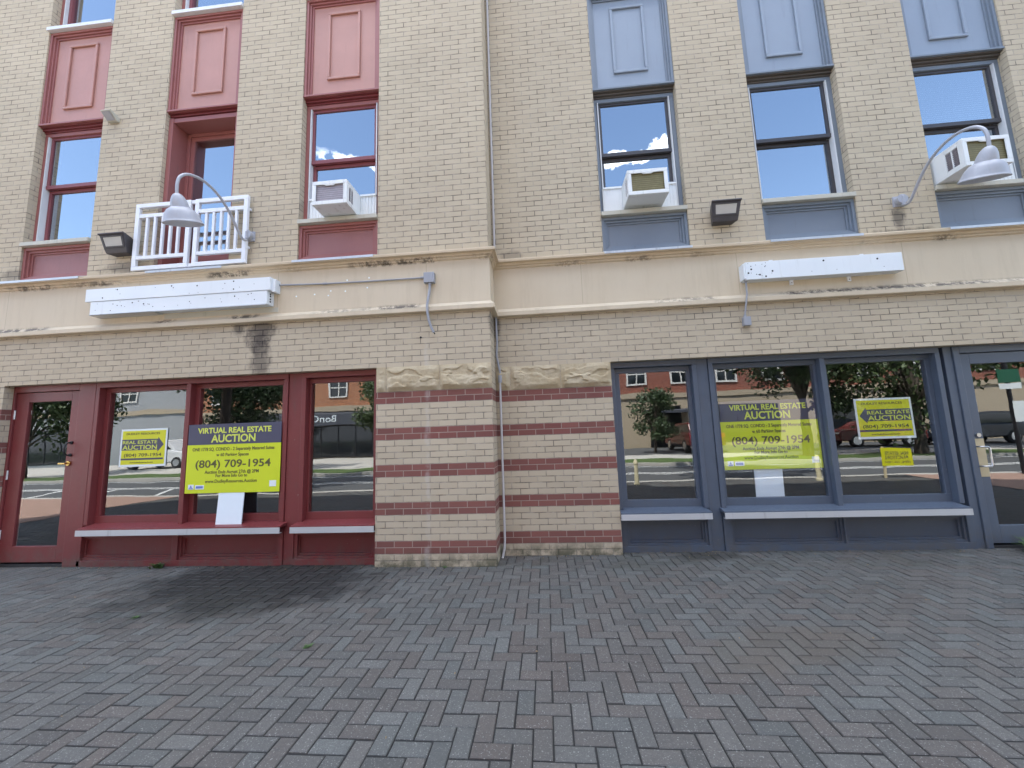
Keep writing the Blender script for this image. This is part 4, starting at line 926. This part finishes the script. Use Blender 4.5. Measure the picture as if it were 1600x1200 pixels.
def tree(x, y, hgt, cr_, ch, label, leaf, n=2600, base=1.5, ls=0.16, seed=1):
    rr = random.Random(seed); t = thing('tree', (x, y, FZ-0.05), label, 'tree', 'street trees behind the camera')
    b = MB(); top = base+ch*0.55
    b.tube([(0, 0, 0), (0.03, 0.02, base*0.5), (0, 0.05, base), (0.05, 0, top)], [hgt*0.028, hgt*0.022, hgt*0.018, hgt*0.006], 9)
    cl = []
    for i in range(13):
        a_ = rr.uniform(0, 6.283); rr_ = cr_*math.sqrt(rr.uniform(0.05, 0.75)); z = base+ch*rr.uniform(0.05, 0.95); k = 1-abs((z-base)/ch-0.45)*0.9
        p = Vector((rr_*k*math.cos(a_), rr_*k*math.sin(a_), z)); cl.append((p, cr_*rr.uniform(0.28, 0.46)))
        b.tube([(0.02, 0.02, base*0.9+0.25*(z-base)), tuple(p*0.5+Vector((0, 0, z*0.45))), tuple(p)], [hgt*0.010, hgt*0.006, hgt*0.002], 6)
    b.build('trunk', M['bark'], t, world=False)
    v = []; f = []
    for i in range(n):
        c_, r_ = rr.choice(cl); d = Vector((rr.gauss(0, 1), rr.gauss(0, 1), rr.gauss(0, 0.8))).normalized()*r_*rr.uniform(0.35, 1.05)
        p = c_+d; u = Vector((rr.gauss(0, 1), rr.gauss(0, 1), rr.gauss(0, 1))).normalized(); w = u.cross(Vector((rr.gauss(0, 1), rr.gauss(0, 1), rr.gauss(0, 1)))).normalized(); s = ls*rr.uniform(0.6, 1.25)
        o = len(v); v += [p-u*s, p+w*s*0.55, p+u*s, p-w*s*0.55]; f.append((o, o+1, o+2, o+3))
    q = MB(); q.add(v, f); q.build('crown', leaf, t, world=False)
tree(6.6, -17.2, 3.4, 1.5, 2.6, 'small round street tree behind the camera, left of the red car', M['leaf'], 3600, 0.9, 0.09, 1)
tree(11.9, -12.9, 8.0, 2.9, 5.6, 'tall dark street tree on the verge, mirrored in the middle grey window', M['leaf'], 11000, 1.9, 0.11, 2)
tree(16.2, -12.6, 8.5, 3.5, 6.4, 'tall street tree on the verge, mirrored in the right grey window', M['leaf2'], 12000, 1.4, 0.12, 3)
tree(21.6, -12.5, 8.0, 3.4, 6.0, 'street tree on the verge, mirrored in the grey door', M['leaf2'], 11000, 1.5, 0.12, 4)
tree(-14.2, -12.6, 7.6, 3.0, 5.4, 'dense street tree on the verge, mirrored in the middle red window', M['leaf'], 11000, 2.0, 0.11, 5)
tree(-25.5, -13.2, 6.0, 3.4, 4.8, 'low bushy street tree, mirrored in the red door', M['leaf2'], 9000, 1.3, 0.12, 6)
tree(-9.9, -19.8, 5.5, 2.0, 3.9, 'slim young tree before the orange brick shop', M['leaf2'], 4200, 2.2, 0.11, 7)
tree(5.5, -6.7, 6.5, 2.6, 3.6, 'kerbside tree behind the camera shading the road, before the grey wing', M['leaf2'], 5600, 3.4, 0.13, 8)
tree(-9.2, -6.6, 6.8, 2.8, 3.8, 'kerbside tree behind the camera shading the road, before the red door', M['leaf2'], 5600, 3.6, 0.13, 9)
def car(loc, rz, paintm, label, suv=True):
    t = thing('parked_car', loc, label, 'car', 'cars parked across the street', rz)
    H = 1.7 if suv else 1.45; L = 2.25; w = 0.9
    side = [(-L, 0.35), (-L, 0.8), (-L+0.06, 1.02), (-L+0.25, 1.1), (1.05, 1.05), (L-0.15, 0.92), (L, 0.72), (L, 0.35)]
    b = MB(); b.prism_y(side, -w, w); o = b.build('body', paintm, t, 0.07, world=False)
    cab = [(-L+0.12, 1.07), (-L+0.42, H-0.08), (-L+0.75, H), (0.25, H), (0.55, H-0.06), (1.15, 1.03)]
    b = MB(); b.prism_y(cab, -w+0.12, w-0.12); b.build('cabin', paintm, t, 0.05, world=False)
    for s in (-1, 1):
        b = MB(); b.prism_y([(-L+0.36, 1.12), (-L+0.55, H-0.13), (0.35, H-0.13), (0.92, 1.10)], *sorted((s*(w-0.125), s*(w-0.105)))); b.build('side_window', M['darkglass'], t, world=False)
        b = MB(); b.box(-L-0.012, -L+0.06, *sorted((s*0.86, s*0.66)), 0.78, 1.0); b.build('tail_light', M['redlens'], t, world=False)
        b = MB(); b.box(L-0.1, L+0.012, *sorted((s*0.85, s*0.55)), 0.68, 0.82); b.build('headlight', M['lens'], t, world=False)
        for x in (-1.35, 1.38):
            b = MB(); b.cyl_y(x, 0.34, 0.34, s*(w-0.2), s*(w+0.01), 24); o = b.build('wheel', M['tyre'], t, 0.03, world=False)
            b = MB(); b.cyl_y(x, 0.34, 0.21, s*(w), s*(w+0.022), 16); b.build('rim', M['steel'], o, world=False)
    b = MB(); b.add([(-L+0.13, -0.66, 1.13), (-L+0.13, 0.66, 1.13), (-L+0.40, 0.62, H-0.12), (-L+0.40, -0.62, H-0.12), (-L+0.10, -0.66, 1.13), (-L+0.10, 0.66, 1.13), (-L+0.37, 0.62, H-0.12), (-L+0.37, -0.62, H-0.12)], [(0, 1, 2, 3), (4, 7, 6, 5), (0, 4, 5, 1), (1, 5, 6, 2), (2, 6, 7, 3), (3, 7, 4, 0)]); b.build('rear_window', M['darkglass'], t, world=False)
    return t
CZ = RZ+0.11
car((9.1, -18.6, CZ), R(-90), M['carred'], 'red hatchback parked by the beige entrance across the street')
car((18.6, -18.3, CZ), R(180), M['carred'], 'red car parked under the tall trees across the street', False)
car((23.6, -18.4, CZ), R(180), M['cardark'], 'dark estate car parked under the tall trees across the street')
car((29.0, -17.6, CZ), R(175), M['carwhite'], 'white sport utility car parked farthest right across the street')
car((-22.6, -17.9, CZ+0.03), R(0), M['carwhite'], 'white car parked left of the shop planters across the street')

def bollard(x, y, label, hh=0.62):
    t = thing('bollard', (x, y, GZ), label, 'bollard', 'cream bollards at the kerb')
    b = MB(); b.lathe([(0.075, 0), (0.075, 0.05), (0.055, 0.06), (0.05, hh-0.12), (0.06, hh-0.11), (0.06, hh-0.08), (0.045, hh-0.05), (0.03, hh), (0.0, hh+0.005)], (0, 0, 0), 18); b.build('post', M['bollard'], t, smooth='auto', world=False)
bollard(2.8, -4.95, 'cream bollard in the sun behind the camera, nearer the brick pier'); bollard(7.15, -4.95, 'cream bollard in the sun behind the camera, nearer the yard sign')
t = thing('yard_sign', (8.7, -5.0, GZ), 'yellow auction yard sign on a wooden stake at the kerb', 'sign')
b = MB(); b.box(-0.025, 0.025, -0.02, 0.02, 0, 0.75); b.build('stake', M['wood'], t, world=False)
b = MB(); b.box(-0.05, 0.56, 0.021, 0.028, 0.30, 0.72); b.build('panel', M['sigyellow2'], t, world=False)
t.rotation_euler = (0, 0, R(12))
lettering('lettering', [('REAL ESTATE', 0.255, 0.57, 0.46, 0.07, 0.02), ('AUCTION', 0.255, 0.47, 0.46, 0.08, 0.02), ('(804) 709-1954', 0.255, 0.37, 0.5, 0.05, 0.01)], t, M['signavy'], 0.0295, 0.001, -1, world=False)
t = thing('sign_post', (12.1, -5.45, GZ), 'black post with a green street sign and a white parking plate at the kerb', 'sign post')
b = MB(); b.tube([(0, 0, 0), (0, 0, 2.75)], 0.045, 12); b.build('post', M['wire'], t, world=False)
b = MB(); b.box(-0.25, 0.25, 0.046, 0.06, 2.22, 2.55); b.build('green_panel', M['greensign'], t, 0.003, world=False)
b = MB(); b.box(-0.25, 0.25, 0.046, 0.058, 2.06, 2.2); b.build('white_panel', M['sigwhite'], t, 0.003, world=False)
b = MB(); b.box(-0.02, 0.30, 0.046, 0.06, 1.25, 1.75); b.build('parking_plate', M['sigwhite'], t, 0.003, world=False)
t = thing('street_lamp', (-10.0, -12.2, FZ), 'black street lamp with a white globe on the far verge', 'street lamp')
b = MB(); b.lathe([(0.14, 0), (0.14, 0.2), (0.07, 0.3), (0.05, 2.0), (0.045, 3.6), (0.09, 3.65), (0.09, 3.72)], (0, 0, 0), 14); b.build('post', M['wire'], t, smooth='auto', world=False)
b = MB(); b.lathe([(0.08, 3.72), (0.2, 3.85), (0.24, 4.0), (0.2, 4.16), (0.08, 4.28), (0.0, 4.3)], (0, 0, 0), 16); b.build('globe', M['sigwhite'], t, smooth='auto', world=False)
for i, x in enumerate((-18.6, -16.2, -13.8)):
    t = thing('planter', (x, -16.4, FZ), ['grey flower planter leftmost before the orange brick shop', 'grey flower planter in the middle before the orange brick shop', 'grey flower planter rightmost before the orange brick shop'][i], 'planter', 'planters before the shop')
    b = MB(); b.box(-0.9, 0.9, -0.3, 0.3, 0, 0.55); b.build('trough', M['planter'], t, 0.02, world=False)
    b = MB(); g = MB(); rr = random.Random(i)
    for k in range(260):
        p = Vector((rr.uniform(-0.85, 0.85), rr.uniform(-0.3, 0.3), rr.uniform(0.5, 0.95))); u = Vector((rr.gauss(0, 1), rr.gauss(0, 1), rr.gauss(0, 1))).normalized()*0.07; w = u.cross(Vector((rr.gauss(0, 1), rr.gauss(0, 1), rr.gauss(0, 1)))).normalized()*0.05
        (g if k % 3 == 0 else b).add([p-u, p+w, p+u, p-w], [(0, 1, 2, 3)])
    b.build('foliage', M['leaf2'], t, world=False); g.build('flowers', M['flower'], t, world=False)

# dust, leaf bits and grit gathered along the foot of the wall
lit = MB(); rr = random.Random(21)
for i in range(420):
    x = rr.uniform(-6.2, 6.2); base = 0.085 if x < -1.34 else (-0.004 if x < 0 else (YB-0.004 if x < 1.375 else YB+0.085))
    y = base-abs(rr.gauss(0, 0.07)) if rr.random() < 0.85 else base-rr.uniform(0, 2.4)
    z = GZ+0.004; s_ = rr.uniform(0.003, 0.011); a_ = rr.uniform(0, 6.283); u = Vector((math.cos(a_)*s_, math.sin(a_)*s_, rr.uniform(-0.001, 0.004))); w_ = Vector((-u.y*0.5, u.x*0.5, 0.002))
    p = Vector((x, y, z)); lit.add([p-u, p-w_, p+u, p+w_, p+Vector((0, 0, 0.004))], [(0, 1, 4), (1, 2, 4), (2, 3, 4), (3, 0, 4), (3, 2, 1, 0)])
o = lit.build('leaf_litter', plain('dry_litter', (0.20, 0.15, 0.09), 0.9, 0, 0.6, 40)); o['kind'] = 'stuff'; o['label'] = 'dry leaf bits and grit along the foot of the wall'; o['category'] = 'litter'
